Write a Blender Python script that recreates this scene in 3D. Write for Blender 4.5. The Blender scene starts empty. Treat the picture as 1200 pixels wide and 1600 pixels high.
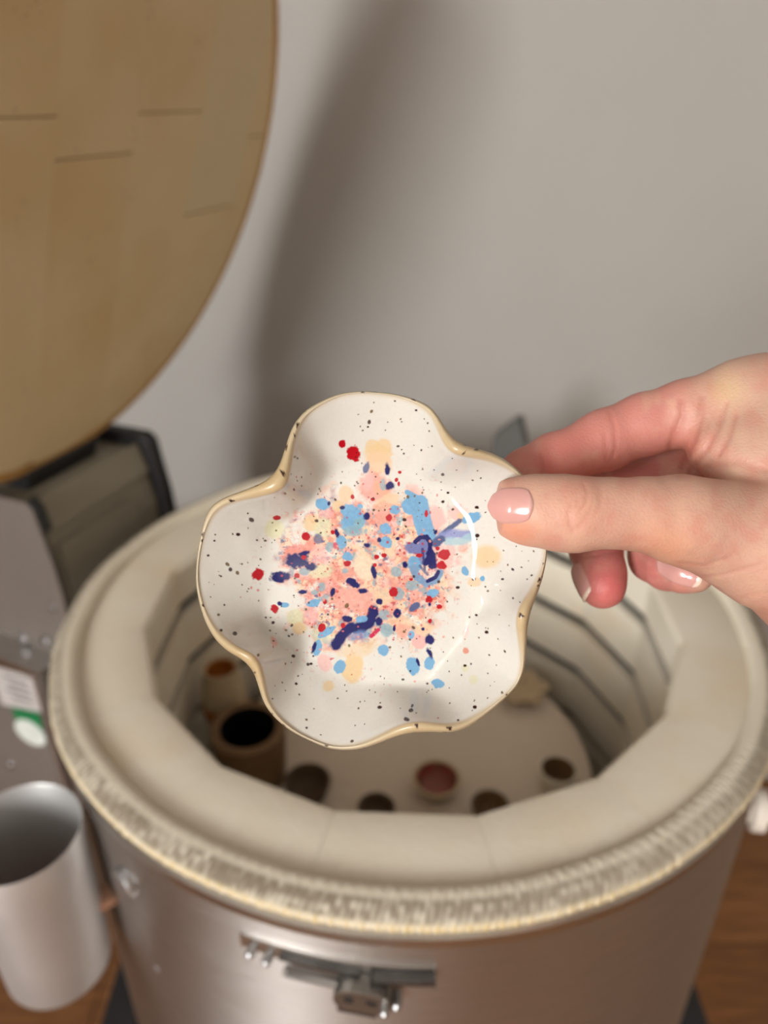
import bpy, math, random
import numpy as np
from mathutils import Vector, Matrix

random.seed(7)
rng = np.random.default_rng(7)
PI = math.pi

# ------------------------------------------------------------------ camera
F_PX = 1200.0
PITCH = math.radians(28.68)
CAM = np.array([0.0, 0.0, 1.25])
FWD = np.array([0, math.cos(PITCH), -math.sin(PITCH)])
DWN = np.array([0, -math.sin(PITCH), -math.cos(PITCH)])
RGT = np.array([1.0, 0, 0])

scene = bpy.context.scene
C = scene.collection
cam_data = bpy.data.cameras.new('camera')
cam = bpy.data.objects.new('camera', cam_data)
C.objects.link(cam)
cam.location = CAM
cam.rotation_euler = (PI / 2 - PITCH, 0, 0)
cam_data.sensor_fit = 'VERTICAL'
cam_data.sensor_height = 36.0
cam_data.lens = F_PX / 1600 * 36.0
cam_data.clip_start = 0.01
cam_data.dof.use_dof = True
cam_data.dof.focus_distance = 0.213
cam_data.dof.aperture_fstop = 7.5
scene.camera = cam

# ------------------------------------------------------------------ world, light, exposure
world = bpy.data.worlds.new('world')
scene.world = world
world.use_nodes = True
world.node_tree.nodes['Background'].inputs[0].default_value = (0.75, 0.85, 1.0, 1)
world.node_tree.nodes['Background'].inputs[1].default_value = 0.6

ROOM = dict(x0=-2.0, x1=1.7, y0=-3.7, y1=1.13, z1=2.75)
WIN = dict(y0=-3.35, y1=-2.30, z0=1.30, z1=2.60)     # window opening in the left wall


def area_light(name, loc, aim, sx, sy, power, col):
    d = bpy.data.lights.new(name, 'AREA')
    d.shape = 'RECTANGLE'; d.size = sx; d.size_y = sy
    d.energy = power; d.color = col
    o = bpy.data.objects.new(name, d)
    C.objects.link(o)
    o.location = loc
    o.rotation_euler = (Vector(aim) - Vector(loc)).to_track_quat('-Z', 'Z').to_euler()
    return o


area_light('window_daylight', (ROOM['x0'] - 0.03, (WIN['y0'] + WIN['y1']) / 2, (WIN['z0'] + WIN['z1']) / 2),
           (1.0, (WIN['y0'] + WIN['y1']) / 2 + 2.2, 1.1), WIN['y1'] - WIN['y0'], WIN['z1'] - WIN['z0'], 172, (1.0, 0.985, 0.965))

scene.view_settings.view_transform = 'Standard'
scene.view_settings.look = 'None'
scene.view_settings.gamma = 1.0
scene.view_settings.use_curve_mapping = False
scene.view_settings.exposure = 0.44

# ------------------------------------------------------------------ helpers


def px(x, y, z):
    """pixel(s) + distance along the optical axis -> world point(s)"""
    x = np.asarray(x, float); y = np.asarray(y, float); z = np.asarray(z, float)
    a = (x - 600) / F_PX * z; b = (y - 800) / F_PX * z
    return CAM + a[..., None] * RGT + b[..., None] * DWN + z[..., None] * FWD


def to_px(P):
    d = P - CAM
    z = d @ FWD
    return 600 + F_PX * (d @ RGT) / z, 800 + F_PX * (d @ DWN) / z, z


def lin(r, g, b):
    return tuple(((c / 255) / 12.92 if c / 255 <= .04045 else ((c / 255 + .055) / 1.055) ** 2.4) for c in (r, g, b))


def mesh(name, verts, faces, mat=None, parent=None, smooth=False, loc=None):
    me = bpy.data.meshes.new(name)
    verts = np.asarray(verts, float)
    if loc is not None:
        verts = verts - np.asarray(loc, float)
    me.from_pydata([tuple(v) for v in verts], [], [tuple(int(i) for i in f) for f in faces])
    me.update()
    if smooth:
        me.shade_smooth()
    o = bpy.data.objects.new(name, me)
    C.objects.link(o)
    if loc is not None:
        o.location = loc
    if mat:
        me.materials.append(mat)
    if parent is not None:
        o.parent = parent
        o.matrix_parent_inverse = parent_world(parent).inverted()
    return o


def parent_world(o):
    m = Matrix.LocRotScale(o.location, o.rotation_euler, o.scale)
    if o.parent is not None:
        m = parent_world(o.parent) @ o.matrix_parent_inverse @ m
    return m


def quad_mesh(name, V, Q, mat=None, parent=None, smooth=True, loc=None):
    """fast path for big quad meshes held in numpy arrays"""
    V = np.asarray(V, np.float32); Q = np.asarray(Q, np.int32)
    if loc is not None:
        V = V - np.asarray(loc, np.float32)
    me = bpy.data.meshes.new(name)
    me.vertices.add(len(V)); me.vertices.foreach_set('co', V.ravel())
    me.loops.add(Q.size); me.loops.foreach_set('vertex_index', Q.ravel())
    me.polygons.add(len(Q)); me.polygons.foreach_set('loop_start', np.arange(0, Q.size, 4, dtype=np.int32))
    me.update(calc_edges=True)
    me.validate()
    if smooth:
        me.shade_smooth()
    o = bpy.data.objects.new(name, me)
    C.objects.link(o)
    if loc is not None:
        o.location = loc
    if mat:
        me.materials.append(mat)
    if parent is not None:
        o.parent = parent
        o.matrix_parent_inverse = parent_world(parent).inverted()
    return o


def set_col(o, name, rgb):
    a = o.data.color_attributes.new(name, 'FLOAT_COLOR', 'POINT')
    c = np.ones((len(rgb), 4), np.float32); c[:, :3] = rgb
    a.data.foreach_set('color', c.ravel())


def empty(name, loc):
    o = bpy.data.objects.new(name, None)
    C.objects.link(o)
    o.location = loc
    o.empty_display_size = 0.05
    return o


def tag(o, label=None, cat=None, group=None, kind=None):
    if label: o['label'] = label
    if cat: o['category'] = cat
    if group: o['group'] = group
    if kind: o['kind'] = kind
    return o


class MB:
    def __init__(s): s.v = []; s.f = []

    def add(s, V, Fc):
        b = len(s.v); s.v += [tuple(v) for v in V]; s.f += [tuple(i + b for i in f) for f in Fc]; return s

    def box(s, lo, hi, M=None):
        x0, y0, z0 = lo; x1, y1, z1 = hi
        V = [(x0, y0, z0), (x1, y0, z0), (x1, y1, z0), (x0, y1, z0), (x0, y0, z1), (x1, y0, z1), (x1, y1, z1), (x0, y1, z1)]
        if M is not None: V = [tuple(M @ Vector(v)) for v in V]
        return s.add(V, [(3, 2, 1, 0), (4, 5, 6, 7), (0, 1, 5, 4), (1, 2, 6, 5), (2, 3, 7, 6), (3, 0, 4, 7)])

    def lathe(s, prof, n=64, c=(0, 0, 0), a0=0.0, a1=2 * PI, close=True):
        """prof: list of (r,z); revolve about z through c"""
        full = abs(a1 - a0 - 2 * PI) < 1e-6
        m = n if full else n + 1
        V = []
        for i in range(m):
            a = a0 + (a1 - a0) * i / n
            for r, z in prof: V.append((c[0] + r * math.cos(a), c[1] + r * math.sin(a), c[2] + z))
        k = len(prof); Fc = []
        for i in range(n):
            j = (i + 1) % m
            for q in range(k if close else k - 1):
                q2 = (q + 1) % k
                Fc.append((i * k + q, j * k + q, j * k + q2, i * k + q2))
        if not full and close:
            Fc.append(tuple(range(k - 1, -1, -1))); Fc.append(tuple(n * k + q for q in range(k)))
        return s.add(V, Fc)

    def tube(s, pts, r, n=8, caps=True):
        pts = [Vector(p) for p in pts]; V = []; Fc = []
        up = Vector((0, 0, 1))
        rs = r if hasattr(r, '__len__') else [r] * len(pts)
        for i, p in enumerate(pts):
            t = (pts[min(i + 1, len(pts) - 1)] - pts[max(i - 1, 0)]).normalized()
            a = t.cross(up)
            if a.length < 1e-3: a = t.cross(Vector((1, 0, 0)))
            a.normalize(); b = t.cross(a)
            for q in range(n):
                w = 2 * PI * q / n
                V.append(tuple(p + rs[i] * (math.cos(w) * a + math.sin(w) * b)))
        for i in range(len(pts) - 1):
            for q in range(n):
                q2 = (q + 1) % n
                Fc.append((i * n + q, i * n + q2, (i + 1) * n + q2, (i + 1) * n + q))
        if caps:
            Fc.append(tuple(range(n - 1, -1, -1))); Fc.append(tuple((len(pts) - 1) * n + q for q in range(n)))
        return s.add(V, Fc)

    def prism(s, poly, ax_u, ax_v, ax_w, o, w0, w1):
        """polygon (u,v) extruded along w from w0 to w1"""
        U, Vv, W, o = map(lambda a: np.asarray(a, float), (ax_u, ax_v, ax_w, o)); n = len(poly)
        P = [o + u * U + v * Vv + w0 * W for u, v in poly] + [o + u * U + v * Vv + w1 * W for u, v in poly]
        return s.add(P, [tuple(range(n - 1, -1, -1)), tuple(range(n, 2 * n))] + [(i, (i + 1) % n, n + (i + 1) % n, n + i) for i in range(n)])

    def build(s, name, mat, parent=None, smooth=False, loc=None, bevel=0, auto=None):
        o = mesh(name, s.v, s.f, mat, parent, smooth, loc)
        if bevel:
            m = o.modifiers.new('bevel', 'BEVEL'); m.width = bevel; m.segments = 2; m.limit_method = 'ANGLE'
        if auto:
            o.data.shade_smooth()
            m = o.modifiers.new('split', 'EDGE_SPLIT'); m.split_angle = math.radians(auto)
        return o


# ------------------------------------------------------------------ materials
def nodes(name):
    m = bpy.data.materials.new(name); m.use_nodes = True
    nt = m.node_tree; b = nt.nodes['Principled BSDF']
    return m, nt, b


def noise_mat(name, c1, c2, rough=.6, scale=20, detail=4, metal=0.0, bump=0.0, bscale=None, c3=None, s3=3, t3=(.55, .75),
              speck=None, speck_scale=150, speck_t=.12, coat=0.0, stretch=None, rough2=None):
    m, nt, b = nodes(name)
    L = nt.links.new
    tc = nt.nodes.new('ShaderNodeTexCoord')
    src = tc.outputs['Object']
    if stretch:
        mp = nt.nodes.new('ShaderNodeMapping'); mp.inputs['Scale'].default_value = stretch
        L(src, mp.inputs[0]); src = mp.outputs[0]
    n = nt.nodes.new('ShaderNodeTexNoise'); n.inputs['Scale'].default_value = scale; n.inputs['Detail'].default_value = detail
    L(src, n.inputs['Vector'])
    r = nt.nodes.new('ShaderNodeMapRange'); r.inputs[1].default_value = .3; r.inputs[2].default_value = .7
    L(n.outputs[0], r.inputs[0])
    mx = nt.nodes.new('ShaderNodeMix'); mx.data_type = 'RGBA'
    mx.inputs['A'].default_value = (*c1, 1); mx.inputs['B'].default_value = (*c2, 1)
    L(r.outputs[0], mx.inputs['Factor'])
    out = mx.outputs['Result']
    if c3:
        n3 = nt.nodes.new('ShaderNodeTexNoise'); n3.inputs['Scale'].default_value = s3; n3.inputs['Detail'].default_value = 3
        L(src, n3.inputs['Vector'])
        r3 = nt.nodes.new('ShaderNodeMapRange'); r3.inputs[1].default_value = t3[0]; r3.inputs[2].default_value = t3[1]
        L(n3.outputs[0], r3.inputs[0])
        m3 = nt.nodes.new('ShaderNodeMix'); m3.data_type = 'RGBA'; m3.inputs['B'].default_value = (*c3, 1)
        L(r3.outputs[0], m3.inputs['Factor']); L(out, m3.inputs['A']); out = m3.outputs['Result']
    if speck:
        v = nt.nodes.new('ShaderNodeTexVoronoi'); v.inputs['Scale'].default_value = speck_scale
        L(src, v.inputs['Vector'])
        r4 = nt.nodes.new('ShaderNodeMapRange'); r4.inputs[1].default_value = speck_t; r4.inputs[2].default_value = speck_t * .5
        L(v.outputs['Distance'], r4.inputs[0])
        n5 = nt.nodes.new('ShaderNodeTexNoise'); n5.inputs['Scale'].default_value = speck_scale * .12
        L(src, n5.inputs['Vector'])
        r5 = nt.nodes.new('ShaderNodeMapRange'); r5.inputs[1].default_value = .55; r5.inputs[2].default_value = .68
        L(n5.outputs[0], r5.inputs[0])
        mu = nt.nodes.new('ShaderNodeMath'); mu.operation = 'MULTIPLY'
        L(r4.outputs[0], mu.inputs[0]); L(r5.outputs[0], mu.inputs[1])
        m4 = nt.nodes.new('ShaderNodeMix'); m4.data_type = 'RGBA'; m4.inputs['B'].default_value = (*speck, 1)
        L(mu.outputs[0], m4.inputs['Factor']); L(out, m4.inputs['A']); out = m4.outputs['Result']
    L(out, b.inputs['Base Color'])
    b.inputs['Roughness'].default_value = rough
    if rough2 is not None:
        rr = nt.nodes.new('ShaderNodeMapRange'); rr.inputs[3].default_value = rough; rr.inputs[4].default_value = rough2
        L(r.outputs[0], rr.inputs[0]); L(rr.outputs[0], b.inputs['Roughness'])
    b.inputs['Metallic'].default_value = metal
    b.inputs['Coat Weight'].default_value = coat
    if bump:
        nb = nt.nodes.new('ShaderNodeTexNoise'); nb.inputs['Scale'].default_value = bscale or scale * 4; nb.inputs['Detail'].default_value = 5
        L(src, nb.inputs['Vector'])
        bp = nt.nodes.new('ShaderNodeBump'); bp.inputs['Strength'].default_value = bump; bp.inputs['Distance'].default_value = .002
        L(nb.outputs[0], bp.inputs['Height']); L(bp.outputs[0], b.inputs['Normal'])
    return m


def attr_mat(name, attr, rough=.5, sss=0, coat=0, rough_attr=None, bump=0, bscale=100, bdist=.0005, sss_r=(1, .35, .2), metal=0, spec=.5):
    m, nt, b = nodes(name); L = nt.links.new
    a = nt.nodes.new('ShaderNodeVertexColor'); a.layer_name = attr
    L(a.outputs[0], b.inputs['Base Color'])
    b.inputs['Roughness'].default_value = rough
    b.inputs['Coat Weight'].default_value = coat
    b.inputs['Coat Roughness'].default_value = .05
    b.inputs['Specular IOR Level'].default_value = spec
    if rough_attr:
        a2 = nt.nodes.new('ShaderNodeVertexColor'); a2.layer_name = rough_attr
        sp = nt.nodes.new('ShaderNodeSeparateColor'); L(a2.outputs[0], sp.inputs[0])
        L(sp.outputs[0], b.inputs['Roughness'])
    if sss:
        b.inputs['Subsurface Weight'].default_value = sss
        b.inputs['Subsurface Radius'].default_value = sss_r
        b.inputs['Subsurface Scale'].default_value = .004
    if bump:
        tc = nt.nodes.new('ShaderNodeTexCoord')
        nb = nt.nodes.new('ShaderNodeTexNoise'); nb.inputs['Scale'].default_value = bscale; nb.inputs['Detail'].default_value = 4
        L(tc.outputs['Object'], nb.inputs['Vector'])
        bp = nt.nodes.new('ShaderNodeBump'); bp.inputs['Strength'].default_value = bump; bp.inputs['Distance'].default_value = bdist
        L(nb.outputs[0], bp.inputs['Height']); L(bp.outputs[0], b.inputs['Normal'])
    return m


M = {}
M['wall'] = noise_mat('wall_paint', (.44, .425, .40), (.455, .44, .415), .85, 6, bump=.06, bscale=140)
M['wall_dark'] = noise_mat('wall_reflection_dark', (.29, .25, .205), (.30, .26, .215), .85, 6)  # unseen right wall, coloured dark to darken the casing's reflections on that side
M['ceiling'] = noise_mat('ceiling_paint', (.70, .68, .64), (.72, .70, .66), .9, 6)
M['woodA'] = noise_mat('wood_honey', lin(140, 92, 48), lin(104, 62, 28), .45, 9, 6, stretch=(1.2, 9, 9), bump=.05)
M['woodB'] = noise_mat('wood_brown', lin(122, 74, 36), lin(92, 54, 24), .45, 9, 6, stretch=(1.2, 9, 9), bump=.05)
M['woodC'] = noise_mat('wood_tan', lin(156, 106, 60), lin(120, 76, 38), .45, 9, 6, stretch=(1.2, 9, 9), bump=.05)
M['brick'] = noise_mat('firebrick_rim', lin(231, 224, 208), lin(224, 215, 196), .85, 14, c3=lin(224, 204, 172), s3=9, t3=(.54, .80), bump=.25, bscale=260)
M['brickB'] = noise_mat('firebrick_rim_pale', lin(232, 225, 210), lin(225, 217, 199), .85, 14, c3=lin(224, 206, 176), s3=9, t3=(.56, .8), bump=.25, bscale=260)
M['chamber_floor'] = noise_mat('chamber_floor_brick', lin(190, 176, 150), lin(176, 158, 130), .9, 14)
M['lidA'] = noise_mat('lid_brick_tan', lin(233, 212, 170), lin(227, 206, 162), .9, 10, c3=lin(221, 195, 146), s3=7, t3=(.5, .75), speck=lin(120, 88, 48), speck_scale=170, speck_t=.2, bump=.3, bscale=300)
M['lidB'] = noise_mat('lid_brick_pale', lin(230, 214, 178), lin(225, 208, 170), .9, 10, c3=lin(222, 198, 154), s3=7, t3=(.55, .8), speck=lin(130, 98, 56), speck_scale=150, speck_t=.15, bump=.3, bscale=300)
M['lidC'] = noise_mat('lid_brick_amber', lin(232, 211, 168), lin(226, 204, 160), .9, 10, c3=lin(220, 193, 143), s3=6, t3=(.5, .75), speck=lin(118, 84, 44), speck_scale=190, speck_t=.2, bump=.3, bscale=300)
M['lid_edge'] = noise_mat('lid_edge_mortar', lin(214, 168, 104), lin(196, 148, 86), .9, 12, bump=.3, bscale=300)
M['steel'] = noise_mat('brushed_steel', (.60, .57, .545), (.52, .495, .47), .36, 30, 5, metal=1, stretch=(1, 1, 14), rough2=.42)
_b = M['steel'].node_tree.nodes['Principled BSDF']; _b.inputs['Anisotropic'].default_value = .85; _b.inputs['Anisotropic Rotation'].default_value = .25
_t = M['steel'].node_tree.nodes.new('ShaderNodeTangent'); _t.direction_type = 'RADIAL'; _t.axis = 'Z'
M['steel'].node_tree.links.new(_t.outputs[0], _b.inputs['Tangent'])
M['steel_band'] = noise_mat('band_steel', (.66, .65, .63), (.6, .59, .57), .3, 20, metal=1)
M['grey_paint'] = noise_mat('warm_grey_paint', lin(116, 108, 102), lin(108, 100, 94), .45, 6)
M['hinge_grey'] = noise_mat('hinge_channel_grey', lin(150, 144, 128), lin(138, 132, 116), .5, 8)
M['black'] = noise_mat('black_powdercoat', (.012, .012, .013), (.02, .02, .022), .5, 30)
M['latch'] = noise_mat('latch_zinc', (.36, .35, .33), (.28, .27, .25), .4, 60, metal=1)
M['latch_dark'] = noise_mat('latch_dark_steel', (.16, .155, .15), (.1, .098, .095), .45, 60, metal=1)
M['screw'] = noise_mat('zinc_screw', (.62, .63, .65), (.5, .51, .53), .3, 90, metal=1)
M['coil'] = noise_mat('heating_coil', (.06, .058, .054), (.035, .033, .03), .65, 90, metal=.3)
M['label'] = noise_mat('printed_label', lin(196, 192, 190), lin(186, 182, 180), .5, 20)
M['label_ink'] = noise_mat('label_ink', lin(120, 116, 116), lin(108, 104, 104), .6, 20)
M['green'] = noise_mat('green_sticker', lin(24, 128, 78), lin(20, 112, 66), .4, 20)
M['white'] = noise_mat('white_sticker', lin(226, 232, 226), lin(212, 220, 214), .4, 60)
M['cup'] = noise_mat('matte_aluminium', (.70, .70, .70), (.66, .66, .66), .45, 30, metal=.75)
M['amber'] = noise_mat('amber_residue', lin(150, 84, 20), lin(96, 52, 14), .5, 40)
M['copper'] = noise_mat('copper_tab', lin(206, 164, 140), lin(190, 148, 124), .5, 40, metal=.3)
M['shelf'] = noise_mat('kiln_shelf_wash', lin(218, 205, 190), lin(208, 194, 178), .9, 10, c3=lin(176, 156, 132), s3=14, t3=(.58, .8), bump=.2, bscale=150)
M['clay'] = noise_mat('buff_clay', lin(196, 178, 148), lin(180, 160, 128), .8, 30)
M['clay_brown'] = noise_mat('brown_clay', lin(128, 100, 70), lin(108, 82, 54), .7, 30)
M['clay_dark'] = noise_mat('dark_brown_clay', lin(96, 78, 58), lin(80, 62, 44), .75, 30)
M['glaze_black'] = noise_mat('black_glaze', (.004, .004, .005), (.006, .006, .008), .35, 30)
M['glaze_red'] = noise_mat('red_glaze', lin(150, 60, 52), lin(120, 84, 66), .4, 160)
M['glaze_white'] = noise_mat('cream_glaze', lin(224, 216, 200), lin(212, 202, 182), .4, 40)
M['glaze_amber'] = noise_mat('amber_glaze', lin(176, 108, 34), lin(150, 86, 24), .45, 60)
M['porcelain'] = noise_mat('porcelain_plug', lin(230, 222, 212), lin(216, 206, 194), .5, 40)
M['frame_white'] = noise_mat('window_frame_white', (.75, .74, .72), (.7, .69, .67), .5, 10)
M['bracket'] = noise_mat('bracket_grey', lin(92, 92, 90), lin(80, 80, 78), .5, 20)

# ------------------------------------------------------------------ the room
R_ = ROOM


def slab(name, lo, hi, mat):
    o = MB().box(lo, hi).build(name, mat)
    return tag(o, kind='structure')


T = .1
slab('wall_back', (R_['x0'] - T, R_['y1'], 0), (R_['x1'] + T, R_['y1'] + T, R_['z1']), M['wall'])
slab('wall_right', (R_['x1'], R_['y0'], 0), (R_['x1'] + T, R_['y1'], R_['z1']), M['wall_dark'])
slab('wall_front', (R_['x0'] - T, R_['y0'] - T, 0), (R_['x1'] + T, R_['y0'], R_['z1']), M['wall'])
slab('ceiling', (R_['x0'] - T, R_['y0'] - T, R_['z1']), (R_['x1'] + T, R_['y1'] + T, R_['z1'] + T), M['ceiling'])
wl = MB()
wl.box((R_['x0'] - T, R_['y0'], 0), (R_['x0'], WIN['y0'], R_['z1']))
wl.box((R_['x0'] - T, WIN['y1'], 0), (R_['x0'], R_['y1'], R_['z1']))
wl.box((R_['x0'] - T, WIN['y0'], 0), (R_['x0'], WIN['y1'], WIN['z0']))
wl.box((R_['x0'] - T, WIN['y0'], WIN['z1']), (R_['x0'], WIN['y1'], R_['z1']))
tag(wl.build('wall_left', M['wall']), kind='structure')
wf = MB(); b_ = .045
for (ya, yb, za, zb) in ((WIN['y0'], WIN['y0'] + b_, WIN['z0'], WIN['z1']), (WIN['y1'] - b_, WIN['y1'], WIN['z0'], WIN['z1']),
                         (WIN['y0'], WIN['y1'], WIN['z0'], WIN['z0'] + b_), (WIN['y0'], WIN['y1'], WIN['z1'] - b_, WIN['z1'])):
    wf.box((R_['x0'] - .02, ya, za), (R_['x0'] + .015, yb, zb))
wo = tag(wf.build('window_1', M['frame_white']), kind='structure')
ymid = (WIN['y0'] + WIN['y1']) / 2
MB().box((R_['x0'] - .015, ymid - .02, WIN['z0']), (R_['x0'] + .01, ymid + .02, WIN['z1'])).build('mullion', M['frame_white'], wo)
MB().box((R_['x0'] - .02, WIN['y0'] - .05, WIN['z0'] - .03), (R_['x0'] + .12, WIN['y1'] + .05, WIN['z0'])).build('window_sill', M['frame_white'], wo)

floor = slab('floor', (R_['x0'] - T, R_['y0'] - T, -.05), (R_['x1'] + T, R_['y1'] + T, -.012), M['black'])
pw, plen = .14, 1.24
row = 0
y = R_['y0']
while y < R_['y1'] - 1e-6:
    x = R_['x0'] - (row * .47) % plen
    while x < R_['x1']:
        xa, xb = max(x, R_['x0']), min(x + plen, R_['x1'])
        ya, yb = y, min(y + pw, R_['y1'])
        if xb - xa > .02 and yb - ya > .01:
            MB().box((xa + .0012, ya + .0012, -.012), (xb - .0012, yb - .0012, 0)).build('plank', M['wood' + random.choice('AABC')], floor)
        x += plen
    y += pw; row += 1

# ------------------------------------------------------------------ kiln
KX, KY, RIM = .02265, .54394, CAM[2] - .38664
BODY = .50
ZB = RIM - BODY
KC = np.array([KX, KY, RIM])
kiln = empty('kiln', (KX, KY, ZB))
tag(kiln, 'round top-loading pottery kiln with brushed steel casing and open brick lid', 'kiln')

# steel casing
MB().lathe([(.286, ZB - RIM), (.2905, ZB - RIM), (.2905, -.018), (.286, -.018)], 128, KC).build('casing', M['steel'], kiln, auto=40)
MB().lathe([(.2905, -.0215), (.2918, -.0215), (.2922, -.014), (.288, -.012), (.284, -.014), (.2905, -.018)], 128, KC).build('casing_band', M['steel_band'], kiln, auto=50)

# brick wall: sixteen bricks round the chamber, with element grooves
N = 16
HALF = PI / N
APO = .2165
PH = math.radians(8.8)        # one corner of the polygon
ROWS = [.045, .110, .175, .240, .305]
prof = [(APO, -BODY + .05, 1)]
for h in reversed(ROWS):
    g, dpt = .0070, .016
    prof += [(APO, -h - g, 1), (APO + dpt * .7, -h - g * 1.05, 1), (APO + dpt, -h - g * .4, 1), (APO + dpt, -h + g * .4, 1), (APO + dpt * .7, -h + g * 1.05, 1), (APO, -h + g, 1)]
prof += [(APO, -.006, 1), (APO + .0035, -.0012, 1), (APO + .010, 0, 1), (.2680, 0, 0), (.2705, -.0015, 0), (.2717, -.005, 0), (.272, -.03, 0), (.285, -.032, 0), (.285, -BODY + .05, 0)]
GAP = .00012


def wedge(k):
    mb = MB(); V = []; nsub = 8
    mid = PH + (2 * k + 1) * HALF
    for i in range(nsub + 1):
        a = -HALF + 2 * HALF * i / nsub
        a = max(-HALF + GAP / .24, min(HALF - GAP / .24, a))
        for r, z, fl in prof:
            rr = r / math.cos(a) if fl else r
            V.append((KX + rr * math.cos(mid + a), KY + rr * math.sin(mid + a), RIM + z))
    n = len(prof); Fc = []
    for i in range(nsub):
        for q in range(n):
            q2 = (q + 1) % n
            Fc.append((i * n + q, (i + 1) * n + q, (i + 1) * n + q2, i * n + q2))
    Fc.append(tuple(range(n - 1, -1, -1))); Fc.append(tuple(nsub * n + q for q in range(n)))
    mb.add(V, Fc)
    return mb.build('brick', M['brick' if k % 3 else 'brickB'], kiln, auto=35)


for k in range(N):
    wedge(k)
MB().lathe([(0, -BODY), (.284, -BODY), (.284, -BODY + .049), (0, -BODY + .049)], 64, KC).build('chamber_floor', M['chamber_floor'], kiln)

# heating elements: coiled wire lying in each groove
for h in ROWS[:4]:
    pts = []
    per = 2 * N * (APO + .010) * math.tan(HALF)
    turns = int(per / .0042); ns = turns * 6
    for i in range(ns + 1):
        u = i / ns * N
        k = int(min(u, N - 1e-6)); s = u - k
        mid = PH + (2 * k + 1) * HALF
        ap = APO + .0095
        tx = (s * 2 - 1) * ap * math.tan(HALF)
        w = 2 * PI * turns * i / ns
        rr = ap + .0050 * math.cos(w); zz = -h - .0004 + .0050 * math.sin(w)
        pts.append((KX + rr * math.cos(mid) - tx * math.sin(mid), KY + rr * math.sin(mid) + tx * math.cos(mid), RIM + zz))
    MB().tube(pts, .0017, 4).build('heating_element', M['coil'], kiln, smooth=True)

def sm_(a, lo, hi):
    k = np.clip((a - lo) / (hi - lo), 0, 1); return k * k * (3 - 2 * k)


# woven rope gasket on the shoulder of the rim
nu, nv = 2880, 22
ua = np.linspace(0, 2 * PI, nu, endpoint=False)[:, None] * np.ones((1, nv))
vb = np.linspace(0, 2 * PI, nv, endpoint=False)[None, :] * np.ones((nu, 1))
st = 440
wave = np.sin(ua * st + 5.0 * np.cos(vb) + 1.5 * np.sin(ua * 23)) * .5 + np.sin(ua * st * .5 - 4 * np.cos(vb)) * .35
wob = np.sin(ua * 7) * .0004 + np.sin(ua * 17 + 1) * .0003
jit = np.repeat(rng.normal(0, 1, (nu // 4, 1)), 4, axis=0)
ra = .0118 + .0005 * wave + .0002 * jit; rb2 = .0082 + .0004 * wave
cr, czz = .2812 + wob, -.0030 + wob * .5
c1, s1 = math.cos(-.42), math.sin(-.42)
lx = ra * np.cos(vb); lz = rb2 * np.sin(vb)
rr = cr + lx * c1 - lz * s1; zz = czz + lx * s1 + lz * c1
V = np.stack([KX + rr * np.cos(ua), KY + rr * np.sin(ua), RIM + zz], -1).reshape(-1, 3)
idx = np.arange(nu * nv).reshape(nu, nv)
Q = np.stack([idx, np.roll(idx, -1, 0), np.roll(np.roll(idx, -1, 0), -1, 1), np.roll(idx, -1, 1)], -1).reshape(-1, 4)
rope = quad_mesh('rope_gasket', V, Q, None, kiln)
pos = lx / .012                                     # -1 inner .. +1 outer
fib = np.repeat(rng.normal(0, 1, (nu // 6, nv)), 6, axis=0) * .5 + np.repeat(rng.normal(0, 1, (nu // 40, nv)), 40, axis=0) * .5
base = np.array(lin(224, 216, 198))[None, None, :] * np.ones((nu, nv, 1))
soot = sm_(pos, -.45, -.10) * (1 - sm_(pos, .62, .86)) * np.clip(.88 - .30 * wave + .34 * fib, 0, 1)
soot *= .78 + .22 * (np.sin(ua * 3 + 1.1) * .5 + .5)
gold = sm_(pos, .60, .9) * np.clip(.6 + .5 * wave + .2 * fib, 0, 1)
dark = np.array(lin(112, 98, 78)); gcol = np.array(lin(214, 192, 142))
col = base * (1 - gold[..., None]) + gcol * gold[..., None]
col = col * (1 - .9 * soot[..., None]) + dark * .9 * soot[..., None]
set_col(rope, 'weave', col.reshape(-1, 3))
M['rope'] = attr_mat('fibre_rope', 'weave', .8, bump=.4, bscale=700, bdist=.0006)
rope.data.materials.append(M['rope'])


def cylbox(mb, a0, a1, z0, z1, r0, r1, n=None):
    n = n or max(1, int(abs(a1 - a0) / 1.2))
    return mb.lathe([(r0, z0), (r1, z0), (r1, z1), (r0, z1)], n, KC, math.radians(a0), math.radians(a1))


def cylpt(a, z, r):
    return np.array([KX + r * math.cos(math.radians(a)), KY + r * math.sin(math.radians(a)), RIM + z])


# lid latch on the front of the casing
CR = .2905
latch = cylbox(MB(), -111.2, -88.8, -.0505, -.0385, CR, CR + .0016).build('latch', M['steel_band'], kiln, bevel=.0006)
cylbox(MB(), -106.2, -97, -.0455, -.0425, CR + .0016, CR + .005).build('latch_rod', M['latch_dark'], latch)
cylbox(MB(), -95.8, -88.9, -.0475, -.042, CR + .0016, CR + .0075).build('latch_arm', M['latch_dark'], latch, bevel=.001)
sp = []
for i in range(26 * 8):
    t = i / (26 * 8); a = math.radians(-105.5 + 8 * t); w = 2 * PI * 26 * t
    rr = CR + .0055 + .003 * math.cos(w)
    sp.append((KX + rr * math.cos(a), KY + rr * math.sin(a), RIM - .0525 + .003 * math.sin(w)))
MB().tube(sp, .0006, 5).build('latch_spring', M['latch'], latch, smooth=True)


def rounded(w, h, r, n=6):
    P = []
    for cx, cy, a in ((w - r, h - r, 0), (-w + r, h - r, 90), (-w + r, -h + r, 180), (w - r, -h + r, 270)):
        for i in range(n + 1):
            t = math.radians(a + 90 * i / n); P.append((cx + r * math.cos(t), cy + r * math.sin(t)))
    return P


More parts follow.
